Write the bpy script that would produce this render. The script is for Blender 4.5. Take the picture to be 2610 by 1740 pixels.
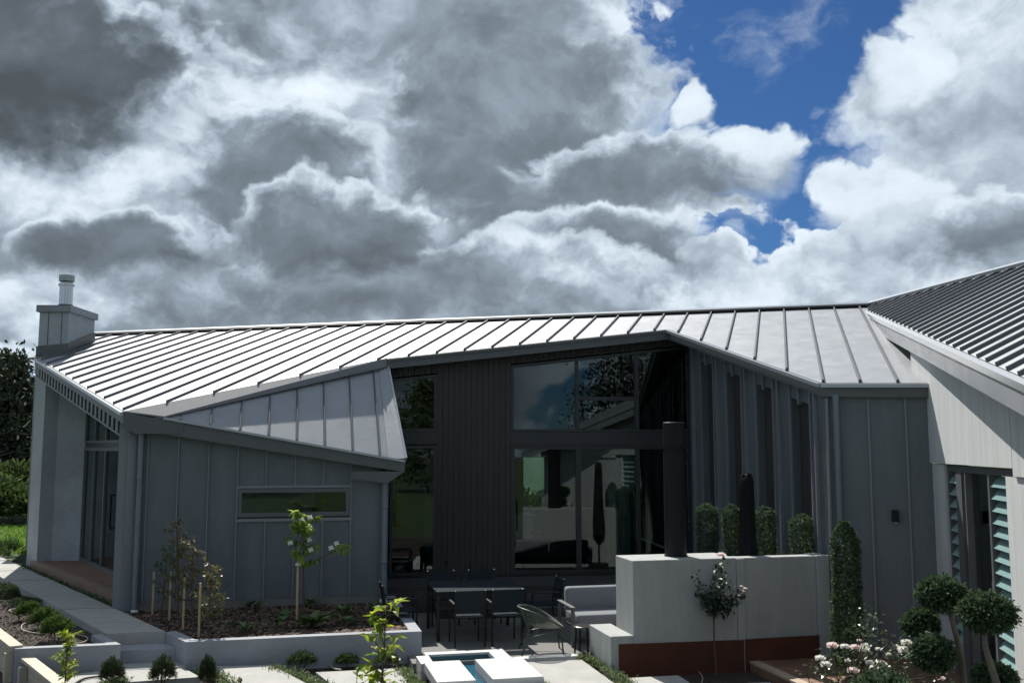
import bpy, bmesh, math, random
from mathutils import Vector, Matrix
R_ = math.radians
random.seed(7)
for o in list(bpy.data.objects): bpy.data.objects.remove(o)
scn = bpy.context.scene
COL = scn.collection

# ------------------------------------------------------------------ camera
FPX, CX, CY, PITCH, CAMH = 2477.0, 1305.0, 870.0, R_(6.22), 3.0
cd = bpy.data.cameras.new('camera'); cam = bpy.data.objects.new('camera', cd); COL.objects.link(cam)
cam.location = (0, 0, CAMH); cam.rotation_euler = (R_(90) + PITCH, 0, 0)
cd.sensor_width = 36; cd.lens = 36 * FPX / 2610; cd.clip_end = 3000; cd.clip_start = 0.05
scn.camera = cam
scn.view_settings.view_transform = 'Standard'; scn.view_settings.look = 'None'
scn.view_settings.exposure = 0.5; scn.view_settings.gamma = 1.0; scn.view_settings.use_curve_mapping = False

def ray(px, py):
    x = (px - CX) / FPX; y = -(py - CY) / FPX
    return Vector((x, math.cos(PITCH) - y * math.sin(PITCH), math.sin(PITCH) + y * math.cos(PITCH))).normalized()
C0 = Vector((0, 0, CAMH))
def G(px, py, z):
    d = ray(px, py); return C0 + d * ((z - CAMH) / d.z)
def AY(px, py, Y):
    d = ray(px, py); return C0 + d * (Y / d.y)
def ONP(px, py, P, n):
    d = ray(px, py); return C0 + d * ((P - C0).dot(n) / d.dot(n))

# ------------------------------------------------------------------ sun + sky
SUN_AZ, SUN_EL = R_(-19), R_(51)
SUN = Vector((math.sin(SUN_AZ) * math.cos(SUN_EL), math.cos(SUN_AZ) * math.cos(SUN_EL), math.sin(SUN_EL)))
sl = bpy.data.lights.new('sun', 'SUN'); so = bpy.data.objects.new('sun', sl); COL.objects.link(so)
sl.energy = 5.0; sl.angle = R_(0.55); sl.color = (1.0, 0.955, 0.88)
so.rotation_euler = SUN.to_track_quat('Z', 'Y').to_euler(); so.location = (-20, 60, 60)

W = bpy.data.worlds.new('World'); scn.world = W; W.use_nodes = True
nt = W.node_tree; N = nt.nodes; LK = nt.links; N.clear()
def nn(t, **kw):
    n = N.new(t)
    for k, v in kw.items(): setattr(n, k, v)
    return n
def sock(v, inp):
    if hasattr(v, 'is_output') or isinstance(v, bpy.types.NodeSocket): LK.new(v, inp)
    else: inp.default_value = v
def M(op, a, b=0.0, c=0.0, clamp=False):
    n = nn('ShaderNodeMath', operation=op, use_clamp=clamp)
    sock(a, n.inputs[0]); sock(b, n.inputs[1]); sock(c, n.inputs[2]); return n.outputs[0]
def VM(op, a, b=(0, 0, 0), scale=None):
    n = nn('ShaderNodeVectorMath', operation=op); sock(a, n.inputs[0]); sock(b, n.inputs[1])
    if scale is not None: sock(scale, n.inputs['Scale'])
    return n.outputs['Value'] if op in ('LENGTH', 'DOT_PRODUCT', 'DISTANCE') else n.outputs[0]
def NOISE(v, scale, detail=8, rough=0.55, dist=0.0, lac=2.0):
    n = nn('ShaderNodeTexNoise'); sock(v, n.inputs['Vector'])
    n.inputs['Scale'].default_value = scale; n.inputs['Detail'].default_value = detail
    n.inputs['Roughness'].default_value = rough; n.inputs['Distortion'].default_value = dist
    n.inputs['Lacunarity'].default_value = lac
    return n.outputs['Fac']
def SMOOTH(v, a, b, lo=0.0, hi=1.0):
    n = nn('ShaderNodeMapRange', interpolation_type='SMOOTHSTEP'); sock(v, n.inputs['Value'])
    for i, x in zip(('From Min', 'From Max', 'To Min', 'To Max'), (a, b, lo, hi)): n.inputs[i].default_value = x
    return n.outputs['Result']
def MIX(f, a, b):
    n = nn('ShaderNodeMix', data_type='RGBA'); sock(f, n.inputs['Factor'])
    for v, i in ((a, n.inputs['A']), (b, n.inputs['B'])):
        i2 = [s for s in n.inputs if s.name == i.name and s.type == 'RGBA'][0]
        sock(v if not isinstance(v, tuple) else (*v, 1), i2)
    return [s for s in n.outputs if s.type == 'RGBA'][0]
# broad masses, gaps and single clouds of the sky by direction: (x, y, radius x, radius y, amplitude) of the photo frame
_k = 2610 / 2352
def _L(x, y, rx, ry, a): return (x * _k, y * _k, rx * _k, ry * _k, a)
COVER = [_L(1800, 60, 360, 160, -.62), _L(1680, 220, 150, 110, -.48), _L(1850, 260, 130, 160, -.50), _L(2110, 0, 170, 90, -.42), _L(1810, 390, 70, 60, -.36),
         _L(1730, 560, 130, 36, -.52), _L(2260, 285, 55, 34, -.26), _L(30, 860, 130, 80, -.5), _L(125, 440, 50, 45, -.28), _L(780, 5, 60, 24, -.24), _L(1880, 500, 60, 30, -.22),
         _L(700, 400, 900, 520, .24), _L(2290, 250, 180, 200, .10), _L(2100, 480, 250, 130, .08), _L(1600, 690, 300, 50, .18)]
DARK = [_L(2150, 380, 560, 450, -.20), _L(1000, 330, 800, 420, -.06), _L(1000, 650, 560, 90, .10),
        _L(720, 110, 120, 120, -.30), _L(500, 190, 170, 60, -.30), _L(190, 400, 200, 90, -.28), _L(1320, 620, 120, 46, -.34), _L(1700, 690, 380, 70, -.30),
        _L(2130, 620, 260, 70, -.20), _L(600, 655, 100, 40, -.26), _L(120, 700, 260, 80, -.28)]
BODIES = [_L(2410, 280, 340, 290, .30), _L(2080, 180, 90, 85, .12), _L(2050, 480, 150, 110, .18), _L(1730, 370, 100, 70, .14), _L(1600, 250, 40, 60, .08),
          _L(1170, 290, 350, 350, .54), _L(1060, -10, 360, 170, .40), _L(1460, 420, 260, 130, .56), _L(1440, 570, 270, 95, .54), _L(2270, 510, 240, 80, .46),
          _L(900, 655, 640, 105, .50), _L(630, 430, 260, 200, .56), _L(780, 540, 300, 110, .62), _L(250, 560, 310, 80, .66), _L(60, 130, 420, 190, .82), _L(20, 800, 70, 45, .12)]
CLOUDK, SKYTINT = 0.68, (0.145, 0.265, 0.43)
SKYK = 0.1
tc = nn('ShaderNodeTexCoord').outputs['Generated']
sky = nn('ShaderNodeTexSky', sky_type='NISHITA', sun_disc=False, sun_elevation=SUN_EL, sun_rotation=SUN_AZ)
sky.air_density = 1.0; sky.dust_density = 0.3; sky.ozone_density = 1.6
# warp for ragged edges
wn = nn('ShaderNodeTexNoise'); LK.new(tc, wn.inputs['Vector']); wn.inputs['Scale'].default_value = 7; wn.inputs['Detail'].default_value = 5; wn.inputs['Roughness'].default_value = .58
warp = VM('SCALE', VM('SUBTRACT', wn.outputs['Color'], (.5, .5, .5)), scale=0.16)
dw = VM('ADD', tc, warp)
dn = VM('MULTIPLY', VM('ADD', tc, VM('SCALE', warp, scale=.45)), (1.0, 1.0, 1.35))
up = VM('ADD', dn, (-0.008, 0.0, 0.030))
n1 = NOISE(dn, 3.6, 2, .5)
n2 = NOISE(dn, 9.5, 8, .58)
n2u = NOISE(up, 9.5, 5, .55)
nb = M('MULTIPLY', M('ABSOLUTE', M('SUBTRACT', NOISE(dn, 17.0, 3, .5), .5)), 2.0)
def lobe(px, py, rx, ry, amp, acc):
    c = ray(px, py)
    d = VM('MULTIPLY', VM('SUBTRACT', dw, tuple(c)), (FPX / rx, FPX / ry, FPX / ry))
    v = VM('DOT_PRODUCT', d, d)
    g = M('DIVIDE', 1.0, M('MULTIPLY_ADD', M('MULTIPLY', v, v), 1.0, 1.0))
    return M('MULTIPLY_ADD', g, amp, acc)
cov = M('MULTIPLY_ADD', n1, 0.45, 0.04)
cov = M('MULTIPLY_ADD', n2, 0.85, cov)
cov = M('MULTIPLY_ADD', nb, 0.22, M('SUBTRACT', cov, .09))
for L in COVER: cov = lobe(*L, cov)
shade = M('MULTIPLY_ADD', n1, 0.40, 0.34)
for L in DARK: shade = lobe(*L, shade)
alpha = SMOOTH(cov, 0.49, 0.60)
edge = SMOOTH(cov, 0.50, 0.80)                       # 0 at ragged cloud edges, 1 inside
relief = M('MULTIPLY', M('SUBTRACT', n2, n2u), 1.1)
tone = M('SUBTRACT', M('MULTIPLY', shade, M('MULTIPLY_ADD', edge, .62, .38)), relief)
tone = M('MULTIPLY_ADD', nb, -0.20, M('ADD', tone, .04))
# separate cumulus bodies, far to near: bright ragged rim, darker core and base
rag = M('ADD', M('MULTIPLY_ADD', n2, 1.15, -.575), M('MULTIPLY_ADD', nb, -.42, .13))
def lerp(f, a, b): return M('MULTIPLY_ADD', M('SUBTRACT', b, a), f, a)
dwb = VM('ADD', tc, VM('SCALE', warp, scale=.55))
for px, py, rx, ry, dk in BODIES:
    c = ray(px, py)
    off = VM('MULTIPLY', VM('SUBTRACT', dwb, tuple(c)), (FPX / rx / 1.15, FPX / ry / 1.15, FPX / ry / 1.15))
    d = M('ADD', VM('LENGTH', off), rag)
    sp_ = nn('ShaderNodeSeparateXYZ'); LK.new(off, sp_.inputs[0])
    low = SMOOTH(sp_.outputs[2], .45, -.75)
    ab_ = M('SUBTRACT', 1.0, SMOOTH(M('DIVIDE', M('SUBTRACT', d, M('MULTIPLY_ADD', low, -.42, .90)), M('MULTIPLY_ADD', low, .56, .19)), 0.0, 1.0))
    core = M('SUBTRACT', 1.0, SMOOTH(d, .55, 1.03))
    rim = M('MULTIPLY_ADD', low, .36, .17)
    tb = lerp(core, rim, M('MULTIPLY_ADD', low, .14, dk))
    tb = M('SUBTRACT', tb, M('MULTIPLY', relief, .62))
    tb = M('MULTIPLY_ADD', nb, -.07, tb)
    tone = lerp(ab_, tone, tb); alpha = M('MAXIMUM', alpha, ab_)
alpha = M('MAXIMUM', alpha, M('MULTIPLY', SMOOTH(n2, .56, .78), .34))      # thin wisps across the blue
rp = nn('ShaderNodeValToRGB'); LK.new(tone, rp.inputs[0])
el = rp.color_ramp.elements
el[0].position = 0.0; el[0].color = (1.0, 1.0, 1.0, 1)
el[1].position = 1.0; el[1].color = (.098, .106, .112, 1)
for p_, c_ in ((.16, (.86, .88, .90)), (.32, (.56, .595, .635)), (.46, (.345, .378, .412)), (.60, (.228, .252, .276)), (.78, (.148, .162, .174))):
    e = el.new(p_); e.color = (*c_, 1)
cl = VM('MULTIPLY', rp.outputs[0], tuple(c * CLOUDK / SKYK for c in (.90, 1.0, 1.09)))
skyc = VM('MULTIPLY', sky.outputs[0], SKYTINT)
mixc = MIX(alpha, skyc, cl)
bg = nn('ShaderNodeBackground'); LK.new(mixc, bg.inputs[0]); bg.inputs[1].default_value = SKYK
W.cycles.sampling_method = 'MANUAL'; W.cycles.sample_map_resolution = 256
scn.cycles.use_adaptive_sampling = True; scn.cycles.adaptive_threshold = .02; scn.cycles.adaptive_min_samples = 12
scn.cycles.use_denoising = True; scn.cycles.denoiser = 'OPENIMAGEDENOISE'
scn.cycles.max_bounces = 8; scn.cycles.transparent_max_bounces = 12; scn.cycles.sample_clamp_indirect = 6
wo = nn('ShaderNodeOutputWorld'); LK.new(bg.outputs[0], wo.inputs[0])

# ------------------------------------------------------------------ materials
MATS = {}
def mat(name, col, rough=.6, metal=0.0, var=0.0, vscale=4.0, bump=0.0, bscale=30.0, stretch=(1, 1, 1), spec=.5, island=0.0, trans=0.0, col2=None, coat=0.0, rvar=0.0, warm=0.0):
    if name in MATS: return MATS[name]
    m = bpy.data.materials.new(name); m.use_nodes = True; MATS[name] = m
    t = m.node_tree; n = t.nodes; l = t.links; n.clear()
    out = n.new('ShaderNodeOutputMaterial'); b = n.new('ShaderNodeBsdfPrincipled')
    b.inputs['Base Color'].default_value = (*col, 1); b.inputs['Roughness'].default_value = rough
    b.inputs['Metallic'].default_value = metal; b.inputs['Specular IOR Level'].default_value = spec
    if coat: b.inputs['Coat Weight'].default_value = coat; b.inputs['Coat Roughness'].default_value = .15
    tcn = n.new('ShaderNodeTexCoord'); mp = n.new('ShaderNodeMapping'); mp.inputs['Scale'].default_value = stretch
    l.new(tcn.outputs['Object'], mp.inputs[0])
    base = None
    def mixer(fac, a, b_, mode='MIX'):
        x = n.new('ShaderNodeMix'); x.data_type = 'RGBA'; x.blend_type = mode
        if isinstance(fac, float): x.inputs[0].default_value = fac
        else: l.new(fac, x.inputs[0])
        for v, i in ((a, 6), (b_, 7)):
            if isinstance(v, tuple): x.inputs[i].default_value = (*v[:3], 1)
            else: l.new(v, x.inputs[i])
        return x.outputs[2]
    def noise(scale, detail=6, rough_=.6):
        x = n.new('ShaderNodeTexNoise'); l.new(mp.outputs[0], x.inputs['Vector'])
        x.inputs['Scale'].default_value = scale; x.inputs['Detail'].default_value = detail; x.inputs['Roughness'].default_value = rough_
        return x.outputs['Fac']
    def rng(v, a, b_, c, d):
        x = n.new('ShaderNodeMapRange'); l.new(v, x.inputs[0])
        for i, q in zip((1, 2, 3, 4), (a, b_, c, d)): x.inputs[i].default_value = q
        return x.outputs[0]
    c2 = col2 if col2 else tuple(c * (1 - var) for c in col); c1 = tuple(min(1, c * (1 + var * .8)) for c in col) if not col2 else col
    if var or col2:
        base = mixer(rng(noise(vscale), .3, .7, 0, 1), c2, c1)
        fine = mixer(.35, base, mixer(rng(noise(vscale * 9), .3, .7, 0, 1), c2, c1)); base = fine
        l.new(base, b.inputs['Base Color'])
    if island:
        g = n.new('ShaderNodeNewGeometry')
        h = n.new('ShaderNodeHueSaturation'); l.new(rng(g.outputs['Random Per Island'], 0, 1, 1 - island, 1 + island), h.inputs['Value'])
        l.new(rng(g.outputs['Random Per Island'], 0, 1, .5 + .03 * (1 if trans or warm else 0), .5 - .03 * (1 if trans or warm else 0)), h.inputs['Hue'])
        if base: l.new(base, h.inputs['Color'])
        else: h.inputs['Color'].default_value = (*col, 1)
        base = h.outputs[0]; l.new(base, b.inputs['Base Color'])
    if rvar:
        l.new(rng(noise(vscale * 2.3), .3, .7, max(.02, rough - rvar), rough + rvar), b.inputs['Roughness'])
    if bump:
        bp = n.new('ShaderNodeBump'); bp.inputs['Strength'].default_value = bump; bp.inputs['Distance'].default_value = .02
        l.new(noise(bscale), bp.inputs['Height']); l.new(bp.outputs[0], b.inputs['Normal'])
    if trans:
        tr = n.new('ShaderNodeBsdfTranslucent')
        if base: l.new(base, tr.inputs[0])
        else: tr.inputs[0].default_value = (*col, 1)
        ms = n.new('ShaderNodeMixShader'); ms.inputs[0].default_value = trans
        l.new(b.outputs[0], ms.inputs[1]); l.new(tr.outputs[0], ms.inputs[2]); l.new(ms.outputs[0], out.inputs[0])
    else: l.new(b.outputs[0], out.inputs[0])
    return m
def glass(name, tint, refl, rough=.0):
    m = bpy.data.materials.new(name); m.use_nodes = True; MATS[name] = m
    t = m.node_tree; n = t.nodes; l = t.links; n.clear()
    out = n.new('ShaderNodeOutputMaterial'); tr = n.new('ShaderNodeBsdfTransparent'); tr.inputs[0].default_value = (*tint, 1)
    gl = n.new('ShaderNodeBsdfGlossy'); gl.inputs['Roughness'].default_value = rough; gl.inputs[0].default_value = (.95, 1, 1, 1)
    fr = n.new('ShaderNodeFresnel'); fr.inputs[0].default_value = 1.5
    ma = n.new('ShaderNodeMath'); ma.operation = 'MULTIPLY_ADD'; l.new(fr.outputs[0], ma.inputs[0]); ma.inputs[1].default_value = 1.0; ma.inputs[2].default_value = refl; ma.use_clamp = True
    ms = n.new('ShaderNodeMixShader'); l.new(ma.outputs[0], ms.inputs[0]); l.new(tr.outputs[0], ms.inputs[1]); l.new(gl.outputs[0], ms.inputs[2])
    l.new(ms.outputs[0], out.inputs[0]); return m

m_hip = mat('glare_dimmed_flashing', (.17, .18, .195), .65, 0, var=.08, vscale=1.0, spec=.3)  # really roof metal; weaker sun glare is put into this darker, duller colour
m_roof = mat('roof_metal', (.285, .30, .325), .48, .22, var=.12, vscale=1.2, rvar=.07, bump=.22, bscale=2.2, stretch=(1, 1, 1))
m_seam = mat('shaded_seam_metal', (.105, .11, .125), .5, .1, var=.08, spec=.3)  # same metal as the roof sheets, seam shading painted into a darker colour
m_roofdark = mat('fascia_metal', (.095, .103, .106), .45, .1, var=.08, vscale=1.5)
m_lip = mat('gutter_lip_metal', (.42, .44, .46), .3, .5)
m_wall = mat('wall_metal', (.118, .138, .152), .42, .15, var=.18, vscale=1.6, bump=.16, bscale=2.0, rvar=.08, stretch=(1.6, 1.6, .35))
m_batten = mat('batten_metal', (.20, .215, .235), .42, .15, var=.06)
m_darkclad = mat('dark_cladding', (.034, .031, .031), .65, 0, var=.30, vscale=3, bump=.2, bscale=40, stretch=(8, 8, .6), island=.15)
m_frame = mat('window_frame_metal', (.035, .038, .042), .4, .3)
m_frame2 = mat('grey_frame_metal', (.11, .118, .122), .45, .2)
m_concw = mat('streaked_concrete', (.50, .52, .52), .8, 0, var=.20, vscale=1.6, bump=.12, bscale=25, stretch=(4, 4, .25))
m_conc = mat('concrete', (.265, .28, .305), .8, 0, var=.16, vscale=2.0, bump=.15, bscale=45)
m_concf = mat('fireplace_concrete', (.32, .332, .325), .8, 0, var=.16, vscale=2.4, bump=.12, bscale=30, stretch=(3, 3, .5))
m_concl = mat('weathered_concrete', (.32, .35, .37), .8, 0, var=.22, vscale=1.1, bump=.15, bscale=20, col2=None)
m_slab = mat('paving_concrete', (.34, .335, .315), .85, 0, var=.20, vscale=3, bump=.2, bscale=90)
m_coping = mat('pale_stone', (.47, .475, .465), .7, 0, var=.10, vscale=2.5, bump=.08, bscale=60)
m_patio = mat('patio_paving', (.15, .149, .142), .85, 0, var=.15, vscale=2, bump=.15, bscale=60)
m_deck = mat('decking_timber', (.19, .105, .068), .6, 0, var=.3, vscale=2.5, bump=.15, bscale=30, stretch=(1, 1, 1), island=.22)
m_deckl = mat('edge_decking', (.23, .155, .11), .6, 0, var=.25, vscale=2.5, bump=.15, bscale=30)
m_deckd = mat('weathered_decking', (.045, .043, .046), .65, 0, var=.2, vscale=3, bump=.1, island=.2)
m_timber = mat('pale_timber', (.44, .40, .32), .75, 0, var=.25, vscale=4, bump=.2, bscale=40, stretch=(1, 1, 1))
m_stake = mat('stake_timber', (.42, .32, .18), .8, 0, var=.2, vscale=8)
m_rust = mat('corten_steel', (.10, .028, .011), .85, 0, var=.35, vscale=2.6, bump=.15, bscale=60, col2=(.04, .012, .007))
m_black = mat('black_steel', (.010, .011, .014), .5, 0, spec=.2)
m_chair = mat('chair_frame', (.014, .015, .017), .45, .1, spec=.3)
m_sling = mat('sling_fabric', (.020, .027, .033), .95, 0, spec=.15, bump=.2, bscale=300)
m_tip = mat('polished_cap', (.7, .7, .7), .15, 1.0)
m_cush = mat('cushion_fabric', (.17, .178, .20), .9, 0, var=.06, bump=.25, bscale=250)
m_weave = mat('olive_weave', (.055, .075, .055), .45, .1, var=.2, vscale=30, bump=.5, bscale=260)
m_umbr = mat('umbrella_fabric', (.013, .013, .015), .95, spec=.1)
m_water = mat('water', (.02, .10, .16), .03, 0, bump=.25, bscale=9, spec=.8)
m_tile = mat('pool_tile', (.03, .09, .12), .3, 0, var=.3, vscale=14)
m_soil = mat('garden_soil', (.040, .030, .024), .95, 0, var=.45, vscale=9, bump=.9, bscale=40)
m_bark = mat('bark_mulch', (.13, .085, .062), .9, 0, island=.75)
m_lawn = mat('lawn_grass', (.042, .068, .018), .9, 0, var=.5, vscale=.8, bump=.6, bscale=60)
m_grass = mat('grass_blades', (.16, .29, .04), .7, 0, island=.4, trans=.35)
m_hose = mat('irrigation_tube', (.36, .31, .27), .6)
m_dripl = mat('black_tube', (.02, .02, .02), .5)
m_plaster = mat('interior_plaster', (.28, .29, .28), .9)
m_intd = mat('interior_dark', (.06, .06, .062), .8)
m_white = mat('white_benchtop', (.75, .75, .74), .4)
m_curt = mat('curtain_linen', (.42, .45, .44), .9, trans=.4)
m_blkobj = mat('dark_upholstery', (.015, .015, .016), .8)
m_steel = mat('stainless_steel', (.55, .56, .57), .22, 1.0)
m_galv = mat('flue_cap_metal', (.33, .345, .35), .4, .7)
m_pipe = mat('downpipe_metal', (.16, .19, .215), .4, .2)
m_white2 = mat('white_plastic', (.7, .72, .72), .5)
m_glass = glass('window_glass', (.66, .74, .74), .015)
m_louv = mat('louvre_glass', (.22, .34, .335), .12, 0, spec=.8)
_t = m_weave.node_tree; _o = [n for n in _t.nodes if n.type == 'OUTPUT_MATERIAL'][0]; _b = [n for n in _t.nodes if n.type == 'BSDF_PRINCIPLED'][0]
_c = _t.nodes.new('ShaderNodeTexChecker'); _c.inputs['Scale'].default_value = 90; _tc = _t.nodes.new('ShaderNodeTexCoord'); _t.links.new(_tc.outputs['Object'], _c.inputs[0])
_m = _t.nodes.new('ShaderNodeMixShader'); _tr = _t.nodes.new('ShaderNodeBsdfTransparent'); _t.links.new(_c.outputs['Fac'], _m.inputs[0]); _t.links.new(_b.outputs[0], _m.inputs[1]); _t.links.new(_tr.outputs[0], _m.inputs[2]); _t.links.new(_m.outputs[0], _o.inputs[0])
m_olivem = mat('olive_frame_metal', (.05, .062, .05), .4, .3)
# foliage
m_pine = mat('pine_needles', (.030, .042, .022), .8, island=.5, trans=.15)
m_bush = mat('hedge_leaves', (.065, .10, .030), .6, island=.55, trans=.3)
m_top = mat('topiary_leaves', (.080, .125, .066), .75, island=.6, trans=.2, spec=.12)
m_conif = mat('conifer_leaves', (.075, .125, .03), .6, island=.5, trans=.3)
m_sconif = mat('grey_green_needles', (.06, .085, .038), .7, island=.5, trans=.2)
m_lime = mat('lime_leaves', (.25, .33, .030), .45, island=.35, trans=.6)
m_glossy = mat('glossy_leaves', (.07, .105, .040), .22, island=.5, trans=.2, spec=.8)
m_olive = mat('olive_leaves', (.15, .14, .045), .25, island=.55, trans=.25, spec=.8)
m_dog = mat('dogwood_leaves', (.26, .38, .07), .5, island=.35, trans=.6)
m_petal = mat('white_petals', (.88, .88, .83), .6, island=.06, trans=.5)
m_pink = mat('pink_petals', (.90, .79, .76), .6, island=.10, trans=.5)
m_rose = mat('rose_leaves', (.024, .052, .030), .4, island=.5, trans=.12, spec=.4)
m_berg = mat('broad_leaves', (.055, .11, .030), .35, island=.6, trans=.3, spec=.7)
m_cover = mat('ground_cover_leaves', (.14, .19, .075), .6, island=.6, trans=.3)
m_stem = mat('stem_bark', (.085, .060, .042), .85, var=.3, vscale=12)
m_trunkg = mat('grey_bark', (.15, .13, .11), .9, var=.3, vscale=12, bump=.3)
m_yellow = mat('golden_leaves', (.33, .27, .02), .6, island=.4, trans=.4)

# ------------------------------------------------------------------ object helpers
def empty(name, loc, label=None, cat=None, group=None):
    o = bpy.data.objects.new(name, None); COL.objects.link(o); o.location = loc; o.empty_display_size = .2
    tag(o, label, cat, group); return o
def tag(o, label=None, cat=None, group=None, kind=None):
    if label: o['label'] = label
    if cat: o['category'] = cat
    if group: o['group'] = group
    if kind: o['kind'] = kind
    return o
ORIG = {}
def origin(o):
    v = Vector((0, 0, 0))
    while o: v = v + o.location; o = o.parent
    return v
def mk(name, verts, faces, m, parent=None, smooth=False, world=True):
    me = bpy.data.meshes.new(name)
    off = origin(parent) if (parent and world) else Vector((0, 0, 0))
    me.from_pydata([tuple(Vector(v) - off) for v in verts], [], faces)
    me.materials.append(m); me.update()
    if smooth:
        for p_ in me.polygons: p_.use_smooth = True
    o = bpy.data.objects.new(name, me); COL.objects.link(o)
    if parent: o.parent = parent
    return o
def copy_tree(o, parent=None, loc=None, rz=None, label=None, group=None, sc=None):
    c = o.copy(); COL.objects.link(c); c.parent = parent
    if loc is not None: c.location = loc
    if rz is not None: c.rotation_euler = (0, 0, rz)
    if sc is not None: c.scale = (sc, sc, sc)
    if label: c['label'] = label
    if group: c['group'] = group
    for ch in o.children: copy_tree(ch, c)
    return c
class B:
    """collects shapes into one mesh"""
    def __init__(s): s.v = []; s.f = []
    def add(s, vs, fs):
        o = len(s.v); s.v += [Vector(v) for v in vs]; s.f += [tuple(i + o for i in f) for f in fs]; return s
    def prism(s, poly, vec):
        n = len(poly); poly = [Vector(p) for p in poly]; vec = Vector(vec)
        nrm = Vector((0, 0, 0))
        for i in range(n): nrm += poly[i].cross(poly[(i + 1) % n])
        if nrm.dot(vec) > 0: poly = poly[::-1]
        return s.add(poly + [p + vec for p in poly], [tuple(range(n)), tuple(range(2 * n - 1, n - 1, -1))] + [(i, i + n, (i + 1) % n + n, (i + 1) % n) for i in range(n)])
    def box(s, c, sx, sy, sz, rz=0.0):
        c = Vector(c); ca, sa = math.cos(rz), math.sin(rz)
        p = [(-sx / 2, -sy / 2), (sx / 2, -sy / 2), (sx / 2, sy / 2), (-sx / 2, sy / 2)]
        return s.prism([c + Vector((x * ca - y * sa, x * sa + y * ca, -sz / 2)) for x, y in p], (0, 0, sz))
    def bbox(s, c, sx, sy, sz, rz=0.0, bev=.02, seg=2):
        bm = bmesh.new(); bmesh.ops.create_cube(bm, size=1)
        for v in bm.verts: v.co = Vector((v.co.x * sx, v.co.y * sy, v.co.z * sz))
        bmesh.ops.bevel(bm, geom=bm.edges[:], offset=bev, segments=seg, affect='EDGES', profile=.6)
        mt = Matrix.Translation(Vector(c)) @ Matrix.Rotation(rz, 4, 'Z')
        bm.verts.index_update()
        s.add([mt @ v.co for v in bm.verts], [tuple(v.index for v in f.verts) for f in bm.faces]); bm.free(); return s
    def tube(s, pts, r, n=8, cap=True):
        pts = [Vector(p) for p in pts]; rs = r if isinstance(r, (list, tuple)) else [r] * len(pts)
        o = len(s.v); vs = []
        ref = None
        for i, p in enumerate(pts):
            d = (pts[min(i + 1, len(pts) - 1)] - pts[max(i - 1, 0)]).normalized()
            if ref is None: ref = Vector((0, 0, 1)) if abs(d.z) < .9 else Vector((1, 0, 0))
            a = d.cross(ref)
            if a.length < 1e-4: a = d.cross(Vector((0, 1, 0)))
            a.normalize(); b_ = d.cross(a).normalized(); ref = a.cross(d)
            vs += [p + (a * math.cos(2 * math.pi * j / n) + b_ * math.sin(2 * math.pi * j / n)) * rs[i] for j in range(n)]
        fs = []
        for i in range(len(pts) - 1):
            for j in range(n):
                fs.append((i * n + j, i * n + (j + 1) % n, (i + 1) * n + (j + 1) % n, (i + 1) * n + j))
        if cap: fs += [tuple(range(n - 1, -1, -1)), tuple(range((len(pts) - 1) * n, len(pts) * n))]
        return s.add(vs, fs)
    def lathe(s, c, prof, n=24):
        c = Vector(c); vs = []; fs = []
        for r, z in prof: vs += [c + Vector((r * math.cos(2 * math.pi * j / n), r * math.sin(2 * math.pi * j / n), z)) for j in range(n)]
        for i in range(len(prof) - 1):
            for j in range(n): fs.append((i * n + j, i * n + (j + 1) % n, (i + 1) * n + (j + 1) % n, (i + 1) * n + j))
        fs += [tuple(range(n - 1, -1, -1)), tuple(range((len(prof) - 1) * n, len(prof) * n))]
        return s.add(vs, fs)
    def build(s, name, m, parent=None, smooth=False, world=True): return mk(name, s.v, s.f, m, parent, smooth, world)
def smooth_by_angle(o, ang=40):
    me = o.data
    for p_ in me.polygons: p_.use_smooth = True
    try: me.set_sharp_from_angle(angle=R_(ang))
    except Exception: pass
    return o

def clip(poly, a, c, sign):
    """keep part of 2D polygon where sign*(x-c along axis a) >= 0; poly list of (x,y)"""
    out = []
    n = len(poly)
    for i in range(n):
        p, q = poly[i], poly[(i + 1) % n]
        dp = sign * (p[0] * a[0] + p[1] * a[1] - c); dq = sign * (q[0] * a[0] + q[1] * a[1] - c)
        if dp >= 0: out.append(p)
        if dp * dq < 0:
            t = dp / (dp - dq); out.append((p[0] + (q[0] - p[0]) * t, p[1] + (q[1] - p[1]) * t))
    return out
def line_hits(poly, a, c):
    """interval(s) along the perpendicular axis where line (p.a = c) lies inside poly"""
    b_ = (-a[1], a[0]); ts = []
    n = len(poly)
    for i in range(n):
        p, q = poly[i], poly[(i + 1) % n]
        dp = p[0] * a[0] + p[1] * a[1] - c; dq = q[0] * a[0] + q[1] * a[1] - c
        if (dp > 0) != (dq > 0):
            t = dp / (dp - dq); x = p[0] + (q[0] - p[0]) * t; y = p[1] + (q[1] - p[1]) * t
            ts.append(x * b_[0] + y * b_[1])
    ts.sort()
    return [(ts[i], ts[i + 1]) for i in range(0, len(ts) - 1, 2)]

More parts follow.
